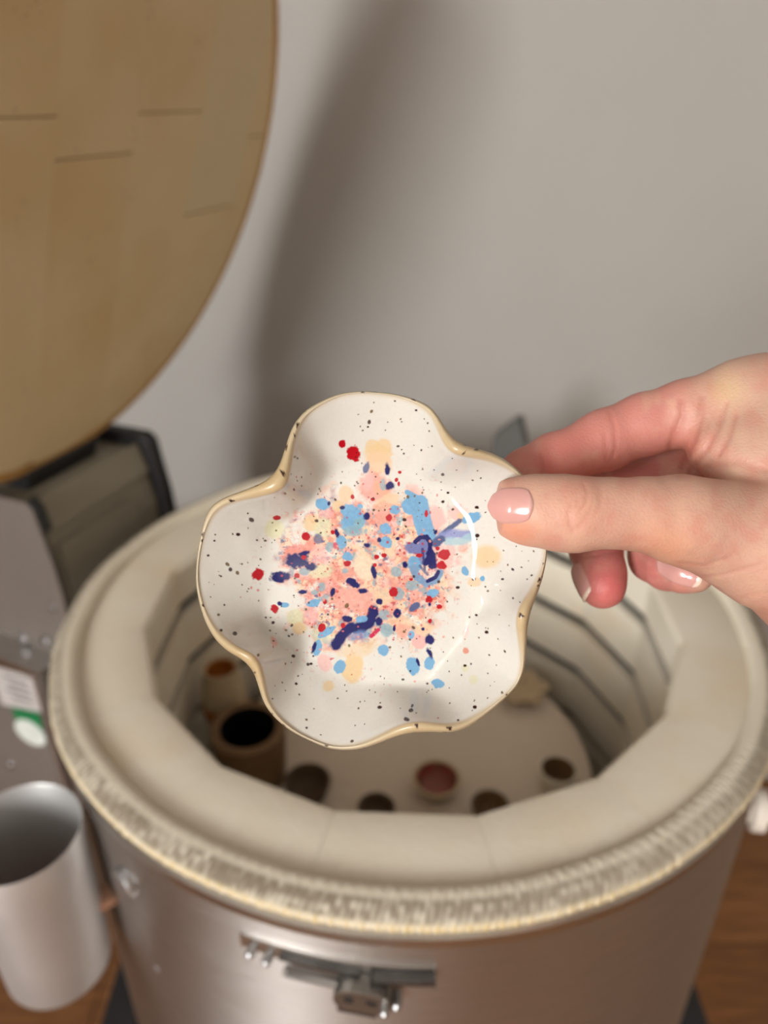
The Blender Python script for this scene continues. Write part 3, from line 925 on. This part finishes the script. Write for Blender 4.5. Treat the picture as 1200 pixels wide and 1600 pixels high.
stroke([(642, 790), (655, 788), (660, 815), (668, 836)], 14, BLUE, .12, .2); stroke([(636, 786), (662, 784)], 6, BLUE, .15, .2); stroke([(636, 769), (652, 778)], 4, BLUE, .2, .3)
for a in [(491, 926, 6, 4), (503, 917, 6, 7), (539, 892, 5, 4), (623, 928, 9, 10), (605, 985, 10, 10), (515, 855, 7, 9), (619, 893, 8, 8), (645, 915, 12, 8), (600, 960, 8, 8), (475, 893, 8, 6)]:
    patch(*a[:4], TEAL, 0, .4, .4, .85)
# navy
for a in [(463, 877, 21, 11, -8), (474, 866, 10, 5, -30), (486, 885, 9, 6, 10), (437, 901, 16, 9, -12), (473, 925, 8, 3.5), (437, 943, 3.5, 3), (520, 925, 4, 7, 15), (584, 893, 4, 11, -14), (548, 909, 9, 5, 15), (556, 914, 8, 5, 30), (567, 923, 8, 5),
          (573, 806, 5, 6), (535, 793, 4, 3), (514, 786, 2.5, 3.5), (526, 832, 3.5, 7, -15), (605, 733, 4.5, 10), (609, 758, 8, 6), (592, 843, 3.5, 4), (574, 852, 5, 4), (621, 842, 3, 3), (681, 831, 3, 5, 25), (592, 972, 5, 7), (541, 967, 8, 5),
          (490, 1012, 3, 8, 18), (620, 959, 6, 7), (616, 982, 2, 5), (671, 998, 7, 9, -15), (671, 1020, 4, 9, -22), (653, 1034, 2.5, 6, -20), (633, 882, 4, 5), (671, 944, 3, 4), (593, 940, 5, 4), (661, 983, 3, 3)]:
    patch(a[0], a[1], a[2], a[3], NAVY, a[4] if len(a) > 4 else 0, .5, .8)
patch(572, 731, 5, 10, SLATE, 15, .4, .5, .9); patch(598, 757, 5, 9, TEAL, 0, .4, .5, .8); patch(498, 842, 7, 8, SLATE, 0, .6, .6, .8); patch(648, 948, 10, 6, SLATE, -35, .3, .4)
stroke([(525, 1008), (534, 992), (548, 981), (566, 981), (578, 972), (583, 955)], 8, NAVY, .35, .5)
patch(560, 993, 16, 7, lin(110, 140, 190), -15, .7, .4, .7)
patch(566, 967, 9, 5, BLUE, 0, .3, .3, .9)
# swirl on the right
patch(645, 857, 14, 9, VIO, 15, .3, .5); patch(664, 860, 12, 20, VIO, 0, .4, .5)
stroke([(676, 850), (694, 832), (718, 814)], 4, SLATE, .6, .4); stroke([(690, 838), (712, 834), (732, 836)], 7, lin(140, 150, 206), .6, .5, .9); stroke([(698, 846), (722, 846), (738, 838)], 6, lin(170, 204, 214), .6, .5, .8)
stroke([(690, 842), (682, 850)], 6, SLATE, .4, .4)
stroke([(649, 846), (656, 840), (666, 839), (672, 846), (672, 862), (666, 880)], 3.6, NAVY, .3, .6)
stroke([(673, 866), (677, 884)], 7, NAVY, .35, .7); stroke([(660, 858), (664, 890)], 2, NAVY, .5, .7, .8)
stroke([(646, 888), (652, 902), (666, 912), (680, 906), (688, 894)], 6, lin(130, 160, 194), .4, .5); stroke([(668, 908), (680, 902), (685, 893)], 3, NAVY, .4, .5)
stroke([(656, 884), (668, 898)], 2, SLATE, .4, .5, .8)
# reds
for a in [(534, 694, 5, 6), (552, 708, 9, 13), (551, 776, 3.5, 4), (432, 809, 6, 4), (478, 838, 6, 6), (520, 831, 3.5, 3.5), (608, 809, 5, 5), (582, 780, 4, 3), (619, 750, 3, 3.5), (625, 738, 3, 3), (623, 756, 2, 4), (474, 871, 4.5, 4), (403, 897, 9.5, 9),
          (429, 952, 6, 7), (502, 981, 6, 6), (536, 977, 3.5, 4), (508, 941, 3, 4), (542, 880, 6, 5), (666, 803, 3, 6), (614, 925, 7, 7), (670, 937, 6, 6), (686, 948, 5, 4), (672, 970, 4, 4), (588, 870, 5, 4), (684, 857, 4, 4), (694, 866, 9, 8), (690, 884, 8, 7),
          (655, 868, 7, 3), (464, 899, 4, 4), (586, 883, 3, 3), (600, 868, 4, 3), (642, 905, 3, 3)]:
    patch(a[0], a[1], a[2], a[3], RED, 0, .25, .75)
stroke([(580, 994), (591, 984)], 3, MAG, .4, .4); patch(524, 853, 4, 6, MAG, 0, .4, .5, .8); patch(728, 1017, 4.5, 4.5, ORNG, 0, .5, .8, .8); patch(727, 1044, 6, 6, CREAM, 0, .6, .3, .7); patch(740, 1062, 7, 7, CREAM, 0, .6, .3, .7)
for k in range(150):          # tiny pink and red flecks in and around the splash
    a = rng.uniform(0, 2 * PI); q = .35 + abs(rng.normal(0, .4))
    patch(573 + 150 * q * math.cos(a), 893 + 155 * q * math.sin(a), rng.uniform(.9, 2.4), rng.uniform(.9, 2.4), [RED, lin(220, 110, 110), CORAL, lin(200, 70, 80)][k % 4], 0, .5, .5, .8)
# dark iron speckles in the clay
BRN = lin(60, 28, 22)
for k in range(300):
    a = rng.uniform(0, 2 * PI); q = math.sqrt(rng.uniform(0.05, 1)) * .985
    rr_ = q * np.interp(a if a < PI else a - 2 * PI, phi, r_in)
    sz = min(3.2, .8 + rng.exponential(.5))
    patch(DC[0] + rr_ * math.cos(a), DC[1] + rr_ * math.sin(a), sz * rng.uniform(.8, 1.5), sz, [BRN, lin(74, 44, 30), lin(50, 24, 26), lin(112, 88, 48)][k % 4 if k % 7 else 3], rng.uniform(0, 180), .5, .6, .92)
for (x, y, w) in [(372, 835, 3), (335, 845, 2), (325, 868, 2.5), (368, 990, 4), (345, 985, 3), (427, 973, 3), (593, 1105, 4), (594, 1098, 2), (642, 1110, 3.5), (716, 1125, 2.5), (760, 988, 3.5), (742, 1105, 3), (715, 918, 3), (727, 1040, 2.5), (745, 793, 3), (746, 837, 3.5),
                  (700, 770, 2), (692, 784, 2.5), (650, 641, 2.5), (735, 690, 3), (458, 1025, 3), (575, 667, 2), (530, 1040, 0.1), (486, 1037, 2.5), (463, 1068, 3), (700, 1144, 3), (740, 905, 3), (632, 812, 3), (744, 961, 2.5)]:
    patch(x, y, w, w * .8, BRN, 0, .5, .8)
grain = (vnoise(X, Y, 3.2, 71, 2) - .5) * (.05 + .22 * g0) + (n5 - .5) * .14 * g0
col = np.clip(col * (1 + grain[..., None]), 0, 1)
# clay shows through where the glaze thins at the lip
thin = sm(t, .955, 1.0) * (.35 + .65 * fold[None, :])
LIPC = np.array(lin(212, 184, 138))
over(thin * .95, LIPC)
cb_ = np.ones((bR.shape[0], NS, 3)) * np.array(lin(206, 178, 132))
bx, by = DC[0] + U1, DC[1] + V1
kk = vnoise(bx, by, 6, 41)[..., None]
cb_ = cb_ * (1 - .5 * kk) + np.array(lin(222, 200, 160)) * .5 * kk
for row_ in range(lip_rows):
    # lobes keep their white glaze to the edge
    m = (.30 + .70 * fold)[:, None]
    cb_[row_] = cb_[row_] * m + np.array(lin(224, 212, 186)) * (1 - m)
cb_[lip_rows + 14:] = np.array(lin(190, 164, 124))
for k in range(60):
    j = rng.integers(0, NS); q = rng.integers(0, lip_rows + 3); w = rng.integers(1, 4)
    for dj in range(-w, w + 1):
        cb_[q, (j + dj) % NS] = BRN
        if abs(dj) < w * .6 and q + 1 < lip_rows + 3: cb_[q + 1, (j + dj) % NS] = BRN
colors = np.concatenate([col, cb_], 0).reshape(-1, 3) * .78
rgh = np.concatenate([np.full((NR, NS), .07) + .30 * np.clip(thin - .3, 0, 1), np.full((lip_rows, NS), .30), np.full((bR.shape[0] - lip_rows, NS), .6)], 0).reshape(-1)
idx = np.arange(nrow * NS).reshape(nrow, NS)
i2 = np.roll(idx, -1, 1)
Q = np.stack([idx[:-1], i2[:-1], i2[1:], idx[1:]], -1).reshape(-1, 4)
dloc = px(DC[0], DC[1], np.array(Z0))
dish = quad_mesh('flower_dish', P_all.reshape(-1, 3), Q, None, None, True, dloc)
set_col(dish, 'glaze', colors)
set_col(dish, 'gloss', np.stack([rgh] * 3, -1))
M['dish'] = attr_mat('speckled_glaze', 'glaze', .1, rough_attr='gloss', coat=.0)
dish.data.materials.append(M['dish'])
tag(dish, 'glossy white flower-shaped ceramic dish with brown specks and coloured paint splashes, held by hand', 'dish')


# ------------------------------------------------------------------ the hand (one continuous surface grown from a distance field)
def cs(x, y, z):               # camera-space point (right, down, forward) from a pixel and a depth
    return np.array([(x - 600) / F_PX * z, (y - 800) / F_PX * z, z])


def smin(a, b, k):
    h = np.clip(.5 + .5 * (b - a) / k, 0, 1)
    return b * (1 - h) + a * h - k * h * (1 - h)


def cone(P, a, b, ra, rb):
    a = np.asarray(a, np.float32); b = np.asarray(b, np.float32)
    ab = b - a
    t_ = np.clip(((P - a) @ ab) / (ab @ ab), 0, 1)
    d = P - a - t_[..., None] * ab
    return np.sqrt((d * d).sum(-1)) - (ra + (rb - ra) * t_)


def chain(P, pts, k=.003):
    d = None
    for (x0, y0, z0, r0), (x1, y1, z1, r1) in zip(pts[:-1], pts[1:]):
        c = cone(P, cs(x0, y0, z0), cs(x1, y1, z1), r0 / F_PX * z0, r1 / F_PX * z1)
        d = c if d is None else smin(d, c, k)
    return d


THUMB = [(797, 793, .2035, 42), (822, 796, .2030, 49), (862, 801, .2020, 53), (900, 803, .2015, 54.5), (955, 801, .2025, 50), (1010, 805, .2040, 54), (1062, 812, .2070, 61), (1120, 830, .2130, 66)]
THENAR = [(1062, 812, .2070, 58), (1120, 826, .2110, 64), (1190, 848, .2150, 92), (1290, 880, .2200, 128)]
INDEX = [(793, 760, .2335, 36), (826, 741, .2350, 39), (868, 720, .2380, 41), (945, 687, .2420, 45), (1005, 664, .2420, 46), (1070, 646, .2400, 50), (1145, 634, .2370, 62)]
MIDDLE = [(1170, 705, .2560, 58), (1060, 742, .2620, 48), (960, 762, .2680, 46), (931, 800, .2690, 43), (930, 850, .2640, 40), (938, 895, .2570, 38), (942, 915, .2540, 36)]
RING = [(1190, 770, .2650, 54), (1090, 805, .2700, 46), (1026, 845, .2700, 42), (1022, 870, .2640, 38), (1042, 884, .2560, 36), (1072, 894, .2480, 31), (1088, 900, .2455, 24)]
PINKY = [(1210, 830, .2700, 48), (1140, 850, .2740, 40), (1110, 862, .2700, 34), (1130, 868, .2620, 32)]
PALM = [[(1150, 634, .2370, 60), (1215, 667, .2360, 96), (1330, 830, .2350, 130)],
        [(1170, 705, .2520, 60), (1240, 740, .2500, 90), (1330, 840, .2400, 125)],
        [(1190, 770, .2620, 58), (1260, 800, .2560, 85), (1330, 860, .2450, 115)],
        [(1210, 830, .2680, 50), (1290, 850, .2600, 75), (1340, 880, .2500, 105)],
        [(1178, 616, .2400, 52), (1240, 640, .2430, 90), (1330, 780, .2400, 120)],
        [(1115, 700, .2300, 40), (1180, 725, .2260, 62), (1230, 780, .2240, 80)],
        [(1290, 872, .2250, 124), (1340, 900, .2350, 138)]]
ARM = [(1330, 880, .2380, 138), (1420, 960, .2450, 140), (1560, 1090, .2550, 160), (1700, 1230, .2650, 180)]


def hand_sdf(P):
    P = P.astype(np.float32)
    palm = None
    for c in PALM:
        d = chain(P, c, .006); palm = d if palm is None else smin(palm, d, .010)
    palm = smin(palm, chain(P, ARM, .006), .012)
    th = chain(P, THUMB, .004)
    th = smin(th, chain(P, THENAR, .006), .006)
    palm = smin(palm, th, .0065)
    ix = chain(P, INDEX, .0035)
    palm = smin(palm, ix, .0045)
    md = chain(P, MIDDLE, .003); rg = chain(P, RING, .003); pk = chain(P, PINKY, .003)
    oth = smin(smin(md, rg, .0012), pk, .0012)
    return smin(palm, oth, .0015)


H_ = .0007
lo = np.array([.030, -.058, .182]); hi = np.array([.262, .125, .310])
ax = [np.arange(lo[i], hi[i], H_, dtype=np.float32) for i in range(3)]
nx, ny, nz = map(len, ax)
# evaluate only near the surface: coarse pass first
SC = 6
cax = [a[::SC] for a in ax]
G = np.stack(np.meshgrid(*cax, indexing='ij'), -1)
dc = hand_sdf(G.reshape(-1, 3)).reshape(G.shape[:3])
near = np.abs(dc) < H_ * SC * 2.2
val = np.repeat(np.repeat(np.repeat(dc, SC, 0), SC, 1), SC, 2)[:nx, :ny, :nz].astype(np.float32)
nearf = np.repeat(np.repeat(np.repeat(near, SC, 0), SC, 1), SC, 2)[:nx, :ny, :nz]
ii = np.argwhere(nearf)
pts = np.stack([ax[0][ii[:, 0]], ax[1][ii[:, 1]], ax[2][ii[:, 2]]], -1)
out = np.empty(len(pts), np.float32)
for s0 in range(0, len(pts), 400000):
    out[s0:s0 + 400000] = hand_sdf(pts[s0:s0 + 400000])
val[nearf] = out
# close the forearm at the end of the grid
val[-1] = np.maximum(val[-1], .001); val[0] = np.maximum(val[0], .001)
val[:, -1] = np.maximum(val[:, -1], .001); val[:, 0] = np.maximum(val[:, 0], .001)
val[:, :, -1] = np.maximum(val[:, :, -1], .001); val[:, :, 0] = np.maximum(val[:, :, 0], .001)


def surface_nets(v):
    sgn = v < 0
    c = np.zeros(tuple(n - 1 for n in v.shape), np.int8)
    for dx in (0, 1):
        for dy in (0, 1):
            for dz in (0, 1):
                c += sgn[dx:dx + c.shape[0], dy:dy + c.shape[1], dz:dz + c.shape[2]]
    cells = np.argwhere((c > 0) & (c < 8))
    num = np.full(c.shape, -1, np.int32); num[tuple(cells.T)] = np.arange(len(cells))
    acc = np.zeros((len(cells), 3)); cnt = np.zeros(len(cells))
    corners = [(0, 0, 0), (1, 0, 0), (0, 1, 0), (1, 1, 0), (0, 0, 1), (1, 0, 1), (0, 1, 1), (1, 1, 1)]
    cv = [v[cells[:, 0] + a, cells[:, 1] + b, cells[:, 2] + d] for a, b, d in corners]
    for i in range(8):
        for j in range(i + 1, 8):
            df = np.abs(np.subtract(corners[i], corners[j]))
            if df.sum() != 1: continue
            m = (cv[i] < 0) != (cv[j] < 0)
            tt_ = cv[i][m] / (cv[i][m] - cv[j][m])
            acc[m] += np.array(corners[i]) + tt_[:, None] * np.subtract(corners[j], corners[i]); cnt[m] += 1
    verts = cells + acc / cnt[:, None]
    quads = []
    for a in range(3):
        b, d = (a + 1) % 3, (a + 2) % 3
        s_a = [slice(None)] * 3; s_b = [slice(None)] * 3
        s_a[a] = slice(0, -1); s_b[a] = slice(1, None)
        m0 = sgn[tuple(s_a)]; m1 = sgn[tuple(s_b)]
        e = np.argwhere(m0 != m1)
        e = e[(e[:, b] > 0) & (e[:, d] > 0) & (e[:, b] < v.shape[b] - 1) & (e[:, d] < v.shape[d] - 1)]
        inside = m0[tuple(e.T)]
        q = []
        for ob, od in ((1, 1), (0, 1), (0, 0), (1, 0)):
            f_ = e.copy(); f_[:, b] -= ob; f_[:, d] -= od
            q.append(num[tuple(f_.T)])
        q = np.stack(q, -1)
        q[~inside] = q[~inside][:, ::-1]
        quads.append(q)
    quads = np.concatenate(quads)
    return verts, quads[(quads >= 0).all(1)]


vv, qq = surface_nets(val)
hp = lo + vv * H_
# light smoothing of the net, then pull back to the field
for it in range(3):
    sacc = np.zeros_like(hp); sc_ = np.zeros(len(hp))
    for a in range(4):
        b = (a + 1) % 4
        np.add.at(sacc, qq[:, a], hp[qq[:, b]]); np.add.at(sc_, qq[:, a], 1)
        np.add.at(sacc, qq[:, b], hp[qq[:, a]]); np.add.at(sc_, qq[:, b], 1)
    hp = hp * .5 + .5 * sacc / np.maximum(sc_, 1)[:, None]


def sdf_grad(P, e=.0006):
    g = np.stack([hand_sdf(P + np.eye(3)[i] * e) - hand_sdf(P - np.eye(3)[i] * e) for i in range(3)], -1)
    return g / np.maximum(np.linalg.norm(g, axis=1, keepdims=True), 1e-9)


nrm = sdf_grad(hp)
hx = 600 + F_PX * hp[:, 0] / hp[:, 2]; hy = 800 + F_PX * hp[:, 1] / hp[:, 2]
facing = np.clip(-(nrm * hp).sum(1) / np.linalg.norm(hp, axis=1), 0, 1)


def seg_d(pts):
    pts = np.array(pts, float); P = np.stack([hx, hy], -1); dm = np.full(len(P), 1e9)
    for a, b in zip(pts[:-1], pts[1:]):
        ab = b - a; k = np.clip(((P - a) @ ab) / (ab @ ab), 0, 1)
        dm = np.minimum(dm, np.hypot(*(P - a - k[:, None] * ab).T))
    mid = pts.mean(0); half_l = max(np.hypot(*(p - mid)) for p in pts)
    dm = dm + 4.0 * np.clip(np.hypot(*(P - mid).T) / half_l - .45, 0, 2) ** 2     # lines thin out at their ends
    return dm


creases = [  # polyline, depth range, groove depth (m), width (px)
    ([(912, 752), (917, 768), (914, 786), (905, 800)], (.15, .222), .0005, 2.6),
    ([(893, 782), (888, 800), (890, 820), (896, 832)], (.15, .222), .0004, 2.6),
    ([(905, 778), (898, 795)], (.15, .222), .0003, 2.6),
    ([(938, 762), (938, 785), (930, 806)], (.15, .222), .0003, 3),
    ([(925, 790), (915, 812), (903, 826)], (.15, .222), .0003, 3),
    ([(952, 642), (960, 668), (962, 700), (952, 724)], (.222, .26), .0006, 3.2),
    ([(944, 676), (947, 700), (948, 722)], (.222, .26), .0005, 3),
    ([(846, 708), (850, 726), (846, 746)], (.222, .26), .0005, 3),
    ([(1064, 624), (1066, 650), (1056, 672), (1047, 700)], (.215, .27), .0011, 5),
    ([(1098, 620), (1095, 650), (1083, 690), (1066, 728)], (.205, .27), .0010, 6),
    ([(1136, 630), (1122, 668), (1102, 705), (1080, 735)], (.20, .27), .0009, 5),
    ([(1150, 650), (1138, 685), (1122, 712)], (.20, .27), .0007, 5),
    ([(1060, 742), (1110, 728), (1150, 722), (1200, 735)], (.19, .25), .0006, 7),
    ([(1062, 880), (1100, 884), (1140, 872)], (.17, .235), .0003, 3),
    ([(1095, 902), (1140, 896), (1190, 880)], (.17, .235), .0003, 3),
    ([(1140, 945), (1170, 930), (1200, 925)], (.17, .24), .0002, 4),
    ([(902, 872), (930, 868), (965, 862)], (.24, .275), .0003, 3),
]
groove = np.zeros(len(hp)); red = np.zeros(len(hp))
for pl_, (za, zb), dp, w in creases:
    d = seg_d(pl_)
    k = np.exp(-(d / w) ** 2) * (facing > .05) * ((hp[:, 2] > za) & (hp[:, 2] < zb))
    groove += .55 * dp * k; red = np.maximum(red, k * min(.6, dp / .0011))
hp2 = hp - nrm * np.minimum(groove, .0013)[:, None]
# fine fleshy unevenness
hp2 = hp2 + nrm * ((vnoise(hx * 1.0, hy * 1.0 + hp[:, 2] * 3000, 40, 51, 2) - .5) * .0006)[:, None]

# skin colour
d_th = np.minimum(chain(hp, THUMB, .003), chain(hp, THENAR, .004)); d_ix = chain(hp, INDEX, .003)
d_ot = np.minimum(np.minimum(chain(hp, MIDDLE, .003), chain(hp, RING, .003)), chain(hp, PINKY, .003))
w_ix = np.clip(1 - np.abs(d_ix) / .004, 0, 1); w_ot = np.clip(1 - np.abs(d_ot) / .004, 0, 1); w_th = np.clip(1 - np.abs(d_th) / .004, 0, 1)
skin = np.ones((len(hp), 3)) * np.array(lin(214, 172, 150))
c_ix = np.array(lin(214, 142, 130)); c_ot = np.array(lin(208, 130, 122)); c_th = np.array(lin(221, 172, 151))
fade = np.clip((1120 - hx) / 90, 0, 1)
skin = skin * (1 - (w_th * .9)[:, None]) + c_th * (w_th * .9)[:, None]
k = (w_ix * fade)[:, None]; skin = skin * (1 - k) + c_ix * k
k = (w_ot * fade)[:, None]; skin = skin * (1 - k) + c_ot * k
blot = vnoise(hx, hy + hp[:, 2] * 2000, 28, 61, 3)
k = (sm(blot, .45, .75) * .35)[:, None]; skin = skin * (1 - k) + np.array(lin(212, 136, 120)) * k
k = (sm(1 - blot, .55, .8) * .3)[:, None]; skin = skin * (1 - k) + np.array(lin(230, 190, 160)) * k
# knuckle of the thumb and fingertips blush
for (x, y, r, c, op, za, zb) in [(772, 800, 26, (234, 150, 116), .7, .15, .222), (806, 838, 36, (236, 158, 124), .7, .15, .222), (905, 800, 46, (226, 156, 132), .35, .15, .222), (1040, 860, 50, (232, 158, 122), .5, .15, .24),
                                 (955, 915, 40, (212, 106, 104), .8, .24, .28), (855, 725, 18, (206, 104, 98), .6, .222, .27), (880, 705, 50, (220, 132, 120), .5, .222, .27), (1075, 700, 30, (212, 120, 106), .6, .2, .27), (1135, 610, 26, (226, 196, 150), .6, .2, .27), (1185, 985, 40, (226, 146, 116), .5, .17, .27)]:
    k = np.exp(-((hx - x) ** 2 + (hy - y) ** 2) / r ** 2) * op * ((hp[:, 2] > za) & (hp[:, 2] < zb))
    skin = skin * (1 - k[:, None]) + np.array(lin(*c)) * k[:, None]
k = np.clip(red, 0, 1)[:, None] * .55
skin = skin * (1 - k) + np.array(lin(186, 96, 82)) * k
skin = skin * .86


def cam_to_world(p):
    return CAM + p[:, :1] * RGT + p[:, 1:2] * DWN + p[:, 2:3] * FWD


hloc = cam_to_world(cs(1100, 780, .22)[None])[0]
hand = quad_mesh('hand', cam_to_world(hp2), qq, None, None, True, hloc)
set_col(hand, 'skin', skin)
M['skin'] = attr_mat('skin', 'skin', .46, sss=.22, bump=.4, bscale=1300, bdist=.0005, spec=.4)
hand.data.materials.append(M['skin'])
tag(hand, 'bare right hand pinching the flower-shaped dish between thumb and forefinger', 'hand')

# fingernails
M['nail'] = attr_mat('fingernail', 'nail', .16, sss=.12, coat=.35)


def nail(center, u_dir, n_dir, length, width, tip_pale=.14, lift=.00035, round_tip=.6):
    """u_dir points from the nail root to its free edge (camera space); n_dir is the outward normal guess"""
    c = np.asarray(center, float); n_ = np.asarray(n_dir, float); n_ /= np.linalg.norm(n_)
    u = np.asarray(u_dir, float); u -= n_ * (u @ n_); u /= np.linalg.norm(u)
    v = np.cross(n_, u)
    A, B = 36, 28
    ga, gb = np.meshgrid(np.linspace(-1, 1, A), np.linspace(-1, 1, B), indexing='ij')
    # rounded root and gently rounded free edge
    wid = (1 - np.clip(-ga - .35, 0, 1) ** 2 * .55) * np.sqrt(np.clip(1 - np.clip((ga - .05) / .97, 0, 1) ** 2.6 * round_tip, .0, 1))
    a = ga * length / 2 * (1 - .10 * gb ** 2 * np.where(ga < 0, 1.6, 1.2)); b = gb * width / 2 * wid
    P = (c + a[..., None] * u + b[..., None] * v + n_ * .004).reshape(-1, 3)
    for it in range(30):
        d = hand_sdf(P)[:, None]
        P = P - n_ * d * .7
    g = sdf_grad(P)
    edge = np.minimum(1 - np.abs(gb), np.minimum(ga + 1, 1.2 - ga)).ravel()
    off = np.where(edge < .10, -.0003 + (lift + .0003) * (edge / .10), lift)
    off = off + np.where(ga.ravel() > .8, .0002, 0)
    P = P + g * off[:, None] + n_ * (.00045 * (1 - gb.ravel() ** 2))[:, None]
    i = np.arange(A * B).reshape(A, B)
    Q_ = np.stack([i[:-1, :-1], i[1:, :-1], i[1:, 1:], i[:-1, 1:]], -1).reshape(-1, 4)
    o = quad_mesh('fingernail', cam_to_world(P), Q_, M['nail'], hand)
    cc = np.ones((A * B, 3)) * np.array(lin(208, 156, 148))
    tip = sm(ga.ravel(), 1 - tip_pale * 2, 1.0001 - tip_pale * 1.2)[:, None]
    cc = cc * (1 - tip) + np.array(lin(240, 214, 196)) * tip
    lun = np.exp(-((ga.ravel() + 1) / .22) ** 2 - (gb.ravel() / .6) ** 2)[:, None] * .5
    cc = cc * (1 - lun) + np.array(lin(224, 184, 174)) * lun
    set_col(o, 'nail', cc)
    o['label'] = 'glossy pink fingernail'
    return o


def pxdir(a, b):
    return cs(*b) - cs(*a)


nail(cs(798, 790, .197), pxdir((832, 791, .2), (764, 790, .2)), (-.12, -.10, -1), 68 / F_PX * .195, 60 / F_PX * .195, .0, .0003, .93)
nail(cs(906, 910, .2545), pxdir((908, 880, .262), (924, 944, .252)), (-.96, .16, -.34), 60 / F_PX * .256, 48 / F_PX * .256)
nail(cs(1066, 899, .241), pxdir((1040, 888, .256), (1092, 910, .249)), (-.05, .30, -.95), 56 / F_PX * .245, 38 / F_PX * .245)
